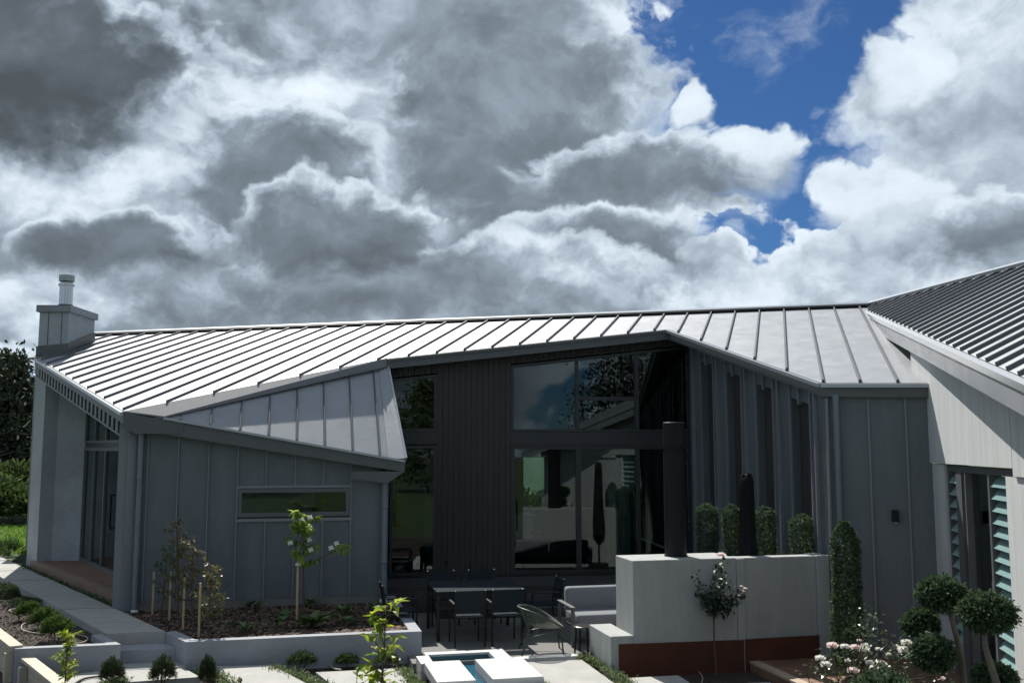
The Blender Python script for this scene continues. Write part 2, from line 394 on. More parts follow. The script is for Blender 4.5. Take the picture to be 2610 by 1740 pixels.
# ------------------------------------------------------------------ ground
AZA = R_(-13.2)
A = Vector((math.sin(AZA), math.cos(AZA), 0)); Bd = Vector((math.cos(AZA), -math.sin(AZA), 0))   # house axes: away / to the right
AZD = R_(-37.6); Dd = Vector((math.sin(AZD), math.cos(AZD), 0)); Dn = Vector((math.cos(AZD), -math.sin(AZD), 0))
UP = Vector((0, 0, 1))
SOILZ = -.12
g = B().add([(-400, -300, -.35), (400, -300, -.35), (400, 700, -.35), (-400, 700, -.35)], [(0, 1, 2, 3)])
tag(g.build('lawn', m_lawn), kind='structure')
g = B().prism([Vector((-7.2, 4.5, SOILZ)), Vector((5.2, 4.5, SOILZ)), Vector((8, 15, SOILZ)), Vector((5, 20, SOILZ)), Vector((-3, 20, SOILZ)), Vector((-9, 16, SOILZ))], (0, 0, -.22))
tag(g.build('garden_bed', m_soil), kind='structure')

# ------------------------------------------------------------------ house
house = empty('house', (-2, 18, .35), 'low grey metal house with folded standing seam roof and angled glazed wings', 'house')

class WF:
    """vertical wall frame: u along the wall, absolute z, d outwards"""
    def __init__(s, P, Q, facing=C0):
        s.P = Vector((P.x, P.y, 0)); d = Vector((Q.x - P.x, Q.y - P.y, 0)); s.L = d.length; s.d = d.normalized()
        s.n = Vector((-s.d.y, s.d.x, 0))
        if (Vector((facing.x, facing.y, 0)) - s.P).dot(s.n) < 0: s.n = -s.n
    def pt(s, u, z, d=0): return s.P + s.d * u + s.n * d + UP * z
    def u(s, px, py=1100, d=0):
        q = ONP(px, py, s.P + s.n * d, s.n); return (q - s.P).dot(s.d)
    def z(s, px, py, d=0): return ONP(px, py, s.P + s.n * d, s.n).z
    def poly(s, uz, d0, d1, b=None):
        b = b or B(); return b.prism([s.pt(u, z, d0) for u, z in uz], s.n * (d1 - d0))
    def rect(s, u0, u1, z0, z1, d0, d1, b=None): return s.poly([(u0, z0), (u1, z0), (u1, z1), (u0, z1)], d0, d1, b)

class Roof:
    def __init__(s, a, b, c):
        s.P = Vector(a); n = (Vector(b) - Vector(a)).cross(Vector(c) - Vector(a)).normalized()
        s.n = n if n.z > 0 else -n
        s.e2 = Vector((-s.n.x, -s.n.y, (s.n.x ** 2 + s.n.y ** 2) / s.n.z)).normalized()
        s.e1 = s.e2.cross(s.n).normalized()
        if s.e1.x < 0: s.e1 = -s.e1
    def on(s, px, py): return ONP(px, py, s.P, s.n)
    def z(s, x, y): return s.P.z - (s.n.x * (x - s.P.x) + s.n.y * (y - s.P.y)) / s.n.z
    def to2(s, p): q = Vector(p) - s.P; return (q.dot(s.e1), q.dot(s.e2))
    def to3(s, xy, h=0): return s.P + s.e1 * xy[0] + s.e2 * xy[1] + s.n * h
    def make(s, poly3, ribs, parent, thick, rib_h=.05, rib_w=.035, axis=None, pm=None, sm=None, slab=None, trim=.0):
        pm = pm or m_roof; sm = sm or m_seam
        r = B().prism([Vector(p) for p in poly3], (0, 0, -thick)).build('roof', slab or m_roofdark, parent)
        p2 = [s.to2(p) for p in poly3]
        ax = (1.0, 0.0) if axis is None else axis
        ribs = sorted(ribs); cuts = [-1e3] + ribs + [1e3]
        for i in range(len(cuts) - 1):
            q = clip(p2, ax, cuts[i] + (rib_w * .5 if i else 0), 1); q = clip(q, ax, cuts[i + 1] - (rib_w * .5 if i < len(cuts) - 2 else 0), -1) if len(q) > 2 else q
            q = [p for j, p in enumerate(q) if (abs(p[0] - q[j - 1][0]) + abs(p[1] - q[j - 1][1])) > 1e-4]
            if len(q) < 3: continue
            B().prism([s.to3(p, .002) for p in q], s.n * .006).build('roof_panel', pm, r)
        bx = (-ax[1], ax[0])
        for c in ribs:
            for t0, t1 in line_hits(p2, ax, c):
                if t1 - t0 < .08: continue
                t0 += trim; t1 -= .0
                w = rib_w / 2
                def pp(t, o, h): return s.to3((ax[0] * (c + o) + bx[0] * t, ax[1] * (c + o) + bx[1] * t), h)
                b = B()
                v = [pp(t0, -w, .001), pp(t0, w, .001), pp(t0, w * .6, rib_h), pp(t0, -w * .6, rib_h), pp(t1, -w, .001), pp(t1, w, .001), pp(t1, w * .6, rib_h), pp(t1, -w * .6, rib_h)]
                b.add(v, [(0, 3, 2, 1), (4, 5, 6, 7), (0, 1, 5, 4), (1, 2, 6, 5), (2, 3, 7, 6), (3, 0, 4, 7)])
                b.build('seam', sm, r)
        return r
def strip(p, q, w_vec, h_vec, name, m, parent):
    p, q, w_vec, h_vec = Vector(p), Vector(q), Vector(w_vec), Vector(h_vec)
    return B().prism([p, q, q + w_vec, p + w_vec], h_vec).build(name, m, parent)

# main roof plane -----------------------------------------------------
P1 = Roof(AY(89, 910, 22.8), AY(316, 1049, 16.3), AY(2092, 976.5, 14.4))
on = P1.on
RL, RR = on(233, 854.5), on(2219, 780)
L1, L2 = on(89, 910), on(316, 1049)
HR, E2, E3, E4 = on(986, 914), on(1703, 840), on(2092, 976.5), on(2369, 976.5)
V1, V2 = on(2219, 801), on(2365, 941.6)
RL2 = RL + (L1 - RL) * .0
main_poly = [L2, HR, E2, E3, E4, V2, V1, RR, RL, L1]
ra, rb = P1.to2(on(1637, 803))[0], P1.to2(on(2186.7, 778))[0]
sp = (rb - ra) / 9
ribs = [ra + sp * i for i in range(-32, 11)]
lo, hi = P1.to2(L1)[0], P1.to2(E4)[0]
ribs = [r for r in ribs if lo - 6 < r < hi - .05]
roof1 = P1.make(main_poly, ribs, house, .20, rib_h=.052, rib_w=.042, trim=.03)
Uh = Vector((P1.e2.x, P1.e2.y, 0)).normalized()
# ridge cap
strip(RL - P1.e1 * .05 - P1.e2 * .16 + P1.n * .03, RR - P1.e2 * .16 + P1.n * .03, P1.e2 * .2, P1.n * .06, 'ridge_cap', m_lip, roof1)
strip(RL - P1.e1 * .05 - P1.e2 * .22 + P1.n * .008, RR - P1.e2 * .22 + P1.n * .008, P1.e2 * .05, P1.n * .06, 'ridge_closure', m_black, roof1)
# eave lips
for p, q, w in ((L1, L2, .05), (E2, E3, .05), (E3, E4, .03), (HR, E2, .02)):
    d = (q - p).normalized(); nrm = P1.n.cross(d).normalized()
    if nrm.dot(P1.e2) > 0: nrm = -nrm
    strip(p + nrm * .012 - UP * .05, q + nrm * .012 - UP * .05, nrm * w, UP * (.055 if w > .02 else .05), 'gutter_lip', m_lip if w > .02 else m_roofdark, roof1)
# back slope of the roof, behind the ridge
bk = Vector((Uh.x, Uh.y, -math.tan(R_(17))))
P1b = Roof(RL, RR, RR + bk)
RRb = RR + Vector((1.2, -.3, 0))
P1b.make([RL, RR, RR + bk * 7, RL + bk * 7], [], house, .2)

# glazed wall ---------------------------------------------------------
FLZ = .50
gE1, gE2 = HR + A * .3, E2 + A * .3
GW = WF(gE1 - (gE2 - gE1).normalized() * .6, gE2 + (gE2 - gE1).normalized() * 1.5)
u = GW.u
def gtop(uu): q = GW.pt(uu, 0); return P1.z(q.x, q.y) - .205
uA, uB = u(990), u(1757, 1000)
wl0, wl1 = u(996), u(1113); wr0, wr1 = u(1302), uB
zt = lambda px, py: GW.z(px, py)
WLTOP = lambda uu: zt(1106, 954) + (uu - wl1) * (gtop(wl1) - gtop(wl0)) / (wl1 - wl0)
def WRTOP(uu):
    a, b = (u(1302), zt(1302, 931)), (u(1690), zt(1690, 889))
    return min(a[1] + (uu - a[0]) * (b[1] - a[1]) / (b[0] - a[0]), gtop(uu) - .02)
gwall = GW.rect(uA - .3, uB, .0, FLZ, -.25, -.02).build('wall', m_intd, house)
bw = .112
def board(u0, u1, z0):
    GW.poly([(u0 + .004, z0(u0) if callable(z0) else z0), (u1 - .004, z0(u1) if callable(z0) else z0), (u1 - .004, gtop(u1)), (u0 + .004, gtop(u0))], -.02, .012 + random.uniform(-.002, .002)).build('cladding_board', m_darkclad, gwall)
x = wl0
GW.poly([(uA, FLZ), (wr0, FLZ), (wr0, gtop(wr0)), (uA, gtop(uA))], -.16, -.14)
for a0, a1, zz in ((wl0, wl1, lambda q: WLTOP(q) + .03), (wl1, wr0, FLZ), (wr0, uB, lambda q: WRTOP(q) + .03)):
    nb = max(1, round((a1 - a0) / bw)); st = (a1 - a0) / nb
    for i in range(nb):
        q0, q1 = a0 + i * st, a0 + (i + 1) * st
        z0 = zz
        if gtop(q0) - (z0(q0) if callable(z0) else z0) < .04: continue
        board(q0, q1, z0)
# solid backing of the clad parts
GW.poly([(wl1, FLZ), (wr0, FLZ), (wr0, gtop(wr0)), (wl1, gtop(wl1))], -.2, -.03).build('wall', m_intd, house)
def window(wf, name, u0, u1, z0, top, mull=(), rails=(), fw=.055, d=.03, glass_m=None, parent=house, fm=None, dep=.09):
    fm = fm or m_frame
    tf = top if callable(top) else (lambda q: top)
    w = B()
    wf.poly([(u0, z0), (u0 + fw, z0), (u0 + fw, tf(u0 + fw)), (u0, tf(u0))], d - dep, d, w)
    wf.poly([(u1 - fw, z0), (u1, z0), (u1, tf(u1)), (u1 - fw, tf(u1 - fw))], d - dep, d, w)
    wf.poly([(u0 + fw, z0), (u1 - fw, z0), (u1 - fw, z0 + fw), (u0 + fw, z0 + fw)], d - dep, d - .003, w)
    wf.poly([(u0 + fw, tf(u0 + fw) - fw), (u1 - fw, tf(u1 - fw) - fw), (u1 - fw, tf(u1 - fw)), (u0 + fw, tf(u0 + fw))], d - dep, d - .003, w)
    win = w.build(name, fm, parent)
    for a0, a1 in mull:
        wf.poly([(a0, z0 + fw), (a1, z0 + fw), (a1, tf(a1) - fw), (a0, tf(a0) - fw)], d - dep, d - .006).build('mullion', fm, win)
    for a0, a1, r0, r1 in rails:
        wf.rect(a0, a1, r0, r1, d - dep, d - .009).build('rail', fm, win)
    edges = [u0 + fw] + [e for ab in mull for e in ab] + [u1 - fw]
    for i in range(0, len(edges), 2):
        a0, a1 = edges[i], edges[i + 1]
        wf.poly([(a0, z0 + fw), (a1, z0 + fw), (a1, tf(a1) - fw), (a0, tf(a0) - fw)], d - .055, d - .045).build('pane', glass_m or m_glass, win)
    return win
TZ0, TZ1 = zt(1300, 1132), zt(1300, 1100)          # transom band
window(GW, 'window', wl0, wl1, TZ1, WLTOP)
window(GW, 'window', wl0, wl1, FLZ, TZ0 - .02)
GW.rect(wl0, wl1, TZ0 + .004, TZ1 - .004, -.1, .02).build('transom_panel', m_frame, house)
m1, m2 = (u(1467), u(1475.5)), (u(1619), u(1629))
window(GW, 'window', wr0, uB, TZ1, WRTOP, mull=(m1, m2), rails=((m1[1], m2[0], zt(1550, 1020), zt(1550, 1011)),))
GW.rect(wr0, uB, TZ0 + .004, TZ1 - .004, -.1, .02).build('transom_panel', m_frame, house)
GW.rect(wr0 - .03, uB, TZ0 - .02, TZ0 + .002, -.06, .05).build('transom_flashing', m_frame, house)
dd = window(GW, 'sliding_door', wr0, uB, FLZ, TZ0 - .022, mull=((u(1467), u(1480)), m2), fw=.075)
GW.rect(u(1316), u(1318.5), 1.35, 1.95, .035, .075).build('handle', m_black, dd)
for px, py in ((1140, 1431), (1198, 1448), (1254, 1465)):
    GW.rect(u(px) - .025, u(px) + .025, zt(px, py) - .05, zt(px, py) + .04, .014, .05).build('wall_socket', m_black, house)

# pleated wall --------------------------------------------------------
cA = GW.pt(uB, 0); c3 = E3 + Uh * .10; c4 = E4 + Uh * .10
SW = WF(cA, c3)
def stop(uu, d=0): q = SW.pt(uu, 0, d); return P1.z(q.x, q.y) - .203
sx = lambda v: SW.u(1600 + v / 3.92, 977)
dark = [(740, 858), (992, 1136), (1287, 1452), (1627, 1817)]
darkz = [(625, 665), (730, 780), (855, 910), (990, 1065)]
swall = None
edges = [(0.0, sx(740))] + [(sx(dark[i][1]), sx(dark[i + 1][0])) for i in range(3)] + [(sx(1817), SW.L)]
SW.poly([(0, 0), (SW.L, 0), (SW.L, stop(SW.L, -.2)), (0, stop(0, -.2))], -.30, -.2).build('wall', m_intd, house)
swall = B()
for a0, a1 in edges: SW.poly([(a0, 0), (a1, 0), (a1, stop(a1)), (a0, stop(a0))], -.2, 0, swall)
heads = []
for (v0, v1), (y0, y1) in zip(dark, darkz):
    a0, a1 = sx(v0), sx(v1); z0, z1 = SW.z(1600 + v0 / 3.92, 760 + y0 / 3.92), SW.z(1600 + v1 / 3.92, 760 + y1 / 3.92)
    SW.poly([(a0, z0), (a1, z1), (a1, stop(a1)), (a0, stop(a0))], -.2, -.002, swall)
    heads.append((a0, a1, z0, z1))
swall = swall.build('wall', m_wall, house)
for (a0, a1, z0, z1) in heads:
    for i in range(3):
        q0, q1 = a0 + (a1 - a0) * i / 3, a0 + (a1 - a0) * (i + 1) / 3
        SW.poly([(q0 + .006, .05), (q1 - .006, .05), (q1 - .006, z0 + (z1 - z0) * (q1 - a0) / (a1 - a0)), (q0 + .006, z0 + (z1 - z0) * (q0 - a0) / (a1 - a0))], -.198, -.13).build('cladding_board', m_darkclad, swall)
    mid = (a0 + a1) / 2; zm = (z0 + z1) / 2
    SW.rect(mid - .02, mid + .02, zm - .05, stop(mid) - .02, -.002, .05).build('batten', m_batten, swall)
for v in (665, 740, 905, 990, 1190, 1287, 1515, 1627, 1880, 1985, 858, 1136, 1452, 1817):
    a0 = sx(v) + (.02 if v in (858, 1136, 1452, 1817) else -.02 if v in (740, 990, 1287, 1627) else 0)
    SW.rect(a0 - .018, a0 + .018, .02, stop(a0) - .01, -.001, .055 if v in (665, 905, 1190, 1515, 1880) else .03).build('batten', m_batten, swall)

# flat wall by the corner ----------------------------------------------
FW2 = WF(c3, c4)
ft = lambda uu: P1.z(*FW2.pt(uu, 0).to_2d()) - .203
w2 = FW2.poly([(0, SOILZ), (FW2.L, SOILZ), (FW2.L, ft(FW2.L)), (0, ft(0))], -.2, -.012).build('wall', m_intd, house)
cuts = [0, FW2.u(2110), FW2.u(2215), FW2.u(2310), FW2.L]
for i in range(4):
    FW2.poly([(cuts[i] + .004, SOILZ + .02), (cuts[i + 1] - .004, SOILZ + .02), (cuts[i + 1] - .004, ft(cuts[i + 1])), (cuts[i] + .004, ft(cuts[i]))], -.012, .0).build('wall_panel', m_wall, w2)
    if i: FW2.rect(cuts[i] - .012, cuts[i] + .012, SOILZ + .02, ft(cuts[i]) - .01, -.01, .03).build('batten', m_batten, w2)
def downpipe(p0, z0, z1, r, parent=house, m=m_pipe):
    b = B().tube([(p0.x, p0.y, z0), (p0.x, p0.y, z1)], r, 14).build('downpipe', m, parent, True)
    for z in (z0 + (z1 - z0) * .3, z0 + (z1 - z0) * .72):
        B().tube([(p0.x, p0.y, z - .015), (p0.x, p0.y, z + .015)], r * 1.14, 14).build('bracket', m, b, True)
    return smooth_by_angle(b)
downpipe(FW2.pt(FW2.u(2133), 0, .085), SOILZ, ft(.2) - .0, .05)
wl = FW2.rect(FW2.u(2264), FW2.u(2282), FW2.z(2273, 1329), FW2.z(2273, 1299), .001, .10).build('wall_light', m_black, house)
FW2.rect(FW2.u(2264) + .02, FW2.u(2282) - .02, FW2.z(2273, 1329) - .012, FW2.z(2273, 1329) + .001, .02, .08).build('lens', m_white2, wl)

# right wing ------------------------------------------------------------
AZC = R_(10.0)
CWd = Vector((-math.sin(AZC), -math.cos(AZC), 0))
CW = WF(c4, c4 + CWd * 12)
ZR = RR.z
rf = G(2610, 679, ZR); rdir = (rf - RR); rdir.z = 0; rdir.normalize()
beave = ONP(2610, 963, CW.P + CW.n * .4, CW.n)
P3 = Roof(RR, rf, beave)
Rfar = RR + rdir * 16
eL = P3.on(2212, 792); eR = P3.on(2610, 963); ed = (eR - eL).normalized()
eFar = eL + ed * ((eR - eL).length + 4.0)
print('P3 pitch', math.degrees(math.acos(P3.n.z)), 'eR', eR, 'eL', eL, 'CW u at 2610', CW.u(2610))
p3poly = [eL, RR, Rfar, eFar]
c0 = P3.to2(RR)[0]
e1s = 1 if P3.to2(Rfar)[0] > c0 else -1
R3SP = .37
ribs3 = [c0 + e1s * R3SP * i for i in range(1, 48)]
roof3 = P3.make(p3poly, ribs3, house, .16, rib_h=.052, rib_w=.045)
nr = P3.n.cross(ed).normalized()
if nr.dot(P3.e2) > 0: nr = -nr
strip(eL + nr * .01 - UP * .07, eFar + nr * .01 - UP * .07, nr * .07, UP * .075, 'gutter_lip', m_lip, roof3)
strip(eL + nr * .02 - UP * .30, eFar + nr * .02 - UP * .30, nr * .04, UP * .232, 'gutter', m_roof, roof3)
strip(RR - P3.e2 * .1 + P3.n * .035, Rfar - P3.e2 * .1 + P3.n * .035, P3.e2 * .16, P3.n * .06, 'ridge_cap', m_lip, roof3)
strip(RR, Rfar, Vector((3.2, .8, -1.4)), Vector((0, 0, -.1)), 'roof', m_roofdark, house)
# concrete wall under it
ct = lambda uu: P3.z(*CW.pt(uu, 0, 0).to_2d()) - .16
LZ = CW.z(2490, 1186)
o0, o1 = CW.u(2412, 1300), CW.u(2567, 1300)
uEnd = 9.0
CW.poly([(-.25, ct(-.25) - .02), (.0, SOILZ), (o0, SOILZ), (o0, LZ - .01), (-.0, LZ - .01)][1:], -.32, 0).build('column', m_concw, house)
uj = CW.u(2577, 1000)
cwu = CW.poly([(-.9, LZ), (uj - .008, LZ), (uj - .008, ct(uj)), (-.9, ct(-.9))], -.32, .03).build('concrete_panel', m_concw, house)
CW.poly([(uj + .008, LZ - .09), (uEnd, LZ - .09), (uEnd, ct(uEnd)), (uj + .008, ct(uj))], -.32, .03).build('concrete_panel', m_concw, house)
CW.rect(uj - .05, uj + .05, LZ, ct(uj) - .05, -.3, -.02).build('joint_seal', m_black, house)
CW.rect(o1, uEnd, SOILZ, LZ - .10, -.32, 0).build('concrete_panel', m_concw, house)
# window wall inside the opening
WZ0 = .12
b0, b1 = o0 + .02, o1 + .10
lw0, lw1 = CW.u(2452, 1300, -.08), CW.u(2466, 1300, -.08)
dr0, dr1 = CW.u(2474, 1300, -.08), CW.u(2534, 1300, -.08)
sc_ = B()
CW.rect(b0, b1, LZ - .10, LZ - .02, -.16, -.03, sc_); CW.rect(b0, b0 + .06, WZ0, LZ - .10, -.16, -.03, sc_); CW.rect(b1 - .05, b1, WZ0, LZ - .1, -.16, -.03, sc_)
CW.rect(b0, b1, WZ0 - .1, WZ0, -.18, -.01, sc_)
cwin = sc_.build('window', m_frame2, house)
for a0, a1 in ((lw0, lw1), (dr1, dr1 + .07), (dr0 - .0, dr0 + .05)):
    CW.rect(a0, a1, WZ0, LZ - .101, -.16, -.02).build('mullion', m_frame2, cwin)
CW.rect(dr0 + .05, dr1, WZ0 + .0, LZ - .101, -.11, -.10).build('pane', m_glass, cwin)
CW.rect(dr1 - .06, dr1 - .035, 1.15, 1.45, -.09, -.03).build('handle', m_frame2, cwin)
def louvre(u0, u1, z0, z1, nb, tilt):
    h = (z1 - z0) / nb
    for i in range(nb):
        zc = z0 + h * (i + .5); c, s_ = math.cos(tilt), math.sin(tilt); L = h * .56
        p = [CW.pt(u0, zc - L * c, -.085 + L * s_), CW.pt(u1, zc - L * c, -.085 + L * s_), CW.pt(u1, zc + L * c, -.085 - L * s_), CW.pt(u0, zc + L * c, -.085 - L * s_)]
        B().prism(p, CW.n * .007 + UP * .004).build('louvre_blade', m_louv, cwin)
louvre(b0 + .06, lw0, WZ0 + .02, LZ - .11, 16, R_(38))
louvre(dr1 + .07, b1 - .05, WZ0 + .02, LZ - .11, 18, R_(38))
# inside of right wing: dark back wall
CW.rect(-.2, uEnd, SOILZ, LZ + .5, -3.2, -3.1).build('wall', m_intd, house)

# left wing: front wall ---------------------------------------------------
FE = WF(L2, L2 + Bd * 6)                      # eave line plane
fq = FE.P; p2c = ONP(1031, 1173, L2, FE.n)
FW = WF(L2 - FE.n * .22 + Bd * .05, L2 - FE.n * .22 + Bd * 4.6)
q1 = ONP(418, 1064, L2, FE.n)
HRz = HR.copy(); q2 = Vector((HR.x, HR.y, HR.z - .23))
P2 = Roof(q1, q2, p2c)
p2corner = P2.on(1031, 1173)
p2top = q2 + (q2 - p2c) * 0.0
# lower plane, right verge from q2 to corner
hipdir = (q2 - q1).normalized()
p2poly = [q1, p2c, q2 + (A * .15)]
p2poly[2].z = P2.z(p2poly[2].x, p2poly[2].y)
bot = [459, 535, 610, 683, 755, 826.5, 898, 967]
top_ = [(461, 1056), (541, 1038), (616, 1020), (689, 1002.6), (758, 986.6), (824, 972.6), (887, 958.6), (948, 944.5)]
rb_ = P2.on(755, 1125); rt_ = P2.on(758, 986.6)
rd = (rt_ - rb_).normalized(); a2 = (rd.dot(P2.e1), rd.dot(P2.e2)); ax2 = (a2[1], -a2[0])
def c2(px, py): x_, y_ = P2.to2(P2.on(px, py)); return x_ * ax2[0] + y_ * ax2[1]
ribs2 = [c2(bx_, 1093 + (bx_ - 560) * .1695) for bx_ in bot]
roof2 = P2.make(p2poly, ribs2, house, .11, rib_h=.045, rib_w=.028, axis=ax2)
# fascia band of the upper roof over it
hd = (HR - L2)
ha, hb2, hc, hd2 = L2 + P1.n * .012, HR + P1.n * .012, P2.on(982, 941) + P2.n * .09, P2.on(418, 1066) + P2.n * .05
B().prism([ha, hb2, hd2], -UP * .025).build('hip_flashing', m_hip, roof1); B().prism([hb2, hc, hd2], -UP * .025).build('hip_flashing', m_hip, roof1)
# verge flashing on the right edge
vd = (p2c - q2).normalized(); vn = P2.n
vb = p2poly[2]
inw = vn.cross(vd).normalized()
if inw.x > 0: inw = -inw
B().prism([vb + vn * .045, p2c + vn * .045, p2c + inw * .30 + vn * .012, vb + inw * .16 + vn * .012], vn * .012).build('verge_flashing', m_roof, roof2)
B().prism([vb - vn * .12, p2c - vn * .12, p2c + vn * .075, vb + vn * .075], -inw * .035).build('verge_board', m_lip, roof2)
# eave fascia and lip of the lower roof
B().prism([L2 - UP * .02, p2c - UP * .012, p2c - UP * .20, L2 - UP * .27], FE.n * .03).build('fascia', m_roofdark, roof2)
strip(q1 + FE.n * .031 - UP * .03, p2c + FE.n * .031 - UP * .03, FE.n * .04, UP * .04, 'gutter_lip', m_lip, roof2)
b = B().prism([L2 - UP * .01, L2 + Bd * .95 - UP * .19, L2 + Bd * .95 - UP * .36, L2 + Bd * .2 - UP * .37, L2 - UP * .26], FE.n * .05)
b.build('fascia', m_roofdark, roof2)
cb = p2c - UP * .19
B().prism([cb - Bd * .92 - UP * .0, cb + Bd * .0, cb - Bd * .30 - UP * .21, cb - Bd * .92 - UP * .12], FE.n * .045).build('gutter_box', m_roofdark, roof2)
fz = lambda uu: L2.z - .28 + (p2c.z - L2.z) * uu / (p2c - L2).length
FWZ = .43
fu = lambda px, py=1200: FW.u(px, py)
fR = fu(967, 1400); winu0, winu1 = fu(604, 1280), fu(893, 1280); wz0, wz1 = FW.z(750, 1316), FW.z(750, 1243)
fwall = FW.poly([(-.02, .28), (fR + .12, .28), (fR + .12, fz(fR + .1) + .15), (winu1, fz(winu1) + .15), (winu1, wz0), (winu0, wz0), (winu0, fz(winu0) + .2), (-.02, fz(0) + .2)], -.2, -.012).build('wall', m_intd, house)
FW.poly([(winu0, wz1), (winu1, wz1), (winu1, fz(winu1) + .15), (winu0, fz(winu0) + .15)], -.2, -.013).build('wall', m_intd, house)
FW.rect(0.02, fR + .1, .2, FWZ - .005, -.012, -.002).build('plinth', m_patio, fwall)
bat = [fu(338, 1280), fu(373, 1280), fu(451, 1280), fu(529, 1280), fu(603.5, 1280), fu(677, 1280), fu(750.5, 1280), fu(823, 1280), fu(894, 1280), fR]
tz, bz = FW.z(750, 1236), FW.z(750, 1327)
for i in range(len(bat) - 1):
    a0, a1 = bat[i] + .003, bat[i + 1] - .003
    if 4 <= i <= 7:
        FW.poly([(a0, tz), (a1, tz), (a1, fz(a1) + .1), (a0, fz(a0) + .1)], -.012, 0).build('wall_panel', m_wall, fwall)
        FW.rect(a0, a1, FWZ, bz, -.012, 0).build('wall_panel', m_wall, fwall)
    else: FW.poly([(a0, FWZ), (a1, FWZ), (a1, fz(a1) + .1), (a0, fz(a0) + .1)], -.012, 0).build('wall_panel', m_wall, fwall)
for i, a0 in enumerate(bat[:-1]):
    rng_ = ((FWZ, bz - .002), (tz + .002, fz(a0) + .05)) if 5 <= i <= 7 else ((FWZ, fz(a0) + .05),)
    for z0, z1 in rng_: FW.rect(a0 - .010, a0 + .010, z0, z1, -.002, .038).build('batten', m_batten, fwall)
FW.rect(winu0 - .0, winu1 + .0, tz - .045, tz, -.012, .03).build('window_head', m_batten, fwall)
FW.rect(winu0 - .0, winu1 + .0, bz, bz + .05, -.012, .035).build('window_sill', m_batten, fwall)
window(FW, 'window', winu0 + .01, winu1 - .01, wz0 + .005, wz1 - .005, fw=.07, d=.02, fm=m_frame2, mull=())
FW.rect(fR - .0, fR + .12, FWZ, fz(fR), -.012, .012).build('corner_trim', m_batten, fwall)
dpz = FW.z(975, 1520, .1)
dp = downpipe(FW.pt(fu(978, 1400), 0, .09), .32, fz(fR) - .0, .062)
B().tube([FW.pt(fu(978, 1400), .30, .09), FW.pt(fu(978, 1400), .37, .09)], .07, 14).build('pipe_collar', m_white2, dp, True)
dp = downpipe(FW.pt(fu(351, 1400), 0, .10), .30, fz(0) + .02, .048)
B().tube([FW.pt(fu(351, 1400), .28, .10), FW.pt(fu(351, 1400), .33, .10)], .058, 14).build('pipe_collar', m_white2, dp, True)
# right end wall of the left wing
EWp = FW.pt(fR + .12, 0, -.02); EWq = EWp + A * 2.2
EW = WF(EWp, EWq, Vector((2, 18, 0)))
EW.poly([(0, .28), (2.2, .28), (2.2, P1.z(EWq.x, EWq.y) - .5), (1.2, 3.3), (0, 2.45)], -.15, 0).build('wall', m_wall, house)

# left wing: porch side ----------------------------------------------------
ld = (L1 - L2); ld.z = 0; ld.normalize(); lnI = Vector((ld.y, -ld.x, 0))
if lnI.x < 0: lnI = -lnI
colP = L2 + lnI * .12 + ld * .22
LS = WF(colP, colP + ld * 8.5)
lt = lambda uu, d=0: P1.z(*LS.pt(uu, 0, d).to_2d()) - .203
lu = lambda px, py=1300: LS.u(px, py)
pu0, pu1 = lu(100, 1300), lu(74, 1300)
print('LS', LS.L, pu0, pu1, lu(318))
LS.poly([(pu0, .05), (pu1, .05), (pu1, lt(pu1)), (pu0, lt(pu0))], -.5, 0).build('pier', m_concl, house)
LS.rect(-.12, .16, .25, lt(0) - .05, -.26, 0).build('column', m_batten, house)
FW.rect(-.14, .0, .25, lt(0) - .05, -.2, -.004).build('column', m_batten, house)
# return wall facing the garden
rw0 = LS.pt(pu0, 0, -.30); PDZ = .45
rw1 = G(210, 1416, PDZ); 
RWc = WF(Vector((rw0.x, rw0.y, 0)), Vector((rw0.x + 1.35, rw0.y + .25, 0)))
rt = lambda uu: P1.z(*RWc.pt(uu, 0).to_2d()) - .2
rwL = RWc.u(210, 1300)
RWc.poly([(-.1, .1), (rwL, .1), (rwL, rt(rwL)), (-.1, rt(-.1))], -.25, 0).build('concrete_panel', m_concl, house)
# door wall
dp0 = RWc.pt(rwL, 0, -.02); DWd = (Vector((colP.x, colP.y, 0)) + lnI * .75 - ld * .2 - dp0).normalized()
DW = WF(dp0, dp0 + DWd * 6.2)
dt = lambda uu: P1.z(*DW.pt(uu, 0).to_2d()) - .2
du = lambda px: DW.u(px, 1300)
uu1 = du(320)
hz = DW.z(250, 1140)
DW.poly([(uu1, .3), (6.6, .3), (6.6, dt(6.6)), (uu1, dt(uu1))], -.12, 0).build('wall', m_frame, house)
ed_ = [0.0, du(236), du(264), du(300), uu1]
dwin = window(DW, 'sliding_door', .01, uu1, PDZ, hz, mull=tuple((e - .035, e + .035) for e in ed_[1:-1]), fw=.07, fm=m_frame2)
window(DW, 'window', .01, uu1, hz + .10, lambda q: dt(q) - .02, mull=tuple((e - .03, e + .03) for e in ed_[1:-1]), fm=m_frame2)
DW.rect(0, uu1, hz + .002, hz + .098, -.12, .01).build('transom_panel', m_frame, house)
hu = du(293)
hb = B(); DW.rect(hu - .015, hu + .015, 1.35, 2.05, .07, .10, hb); DW.rect(hu - .015, hu + .015, 1.35, 1.38, .0, .07, hb); DW.rect(hu - .015, hu + .015, 2.02, 2.05, .0, .07, hb)
hb.build('handle', m_black, dwin)
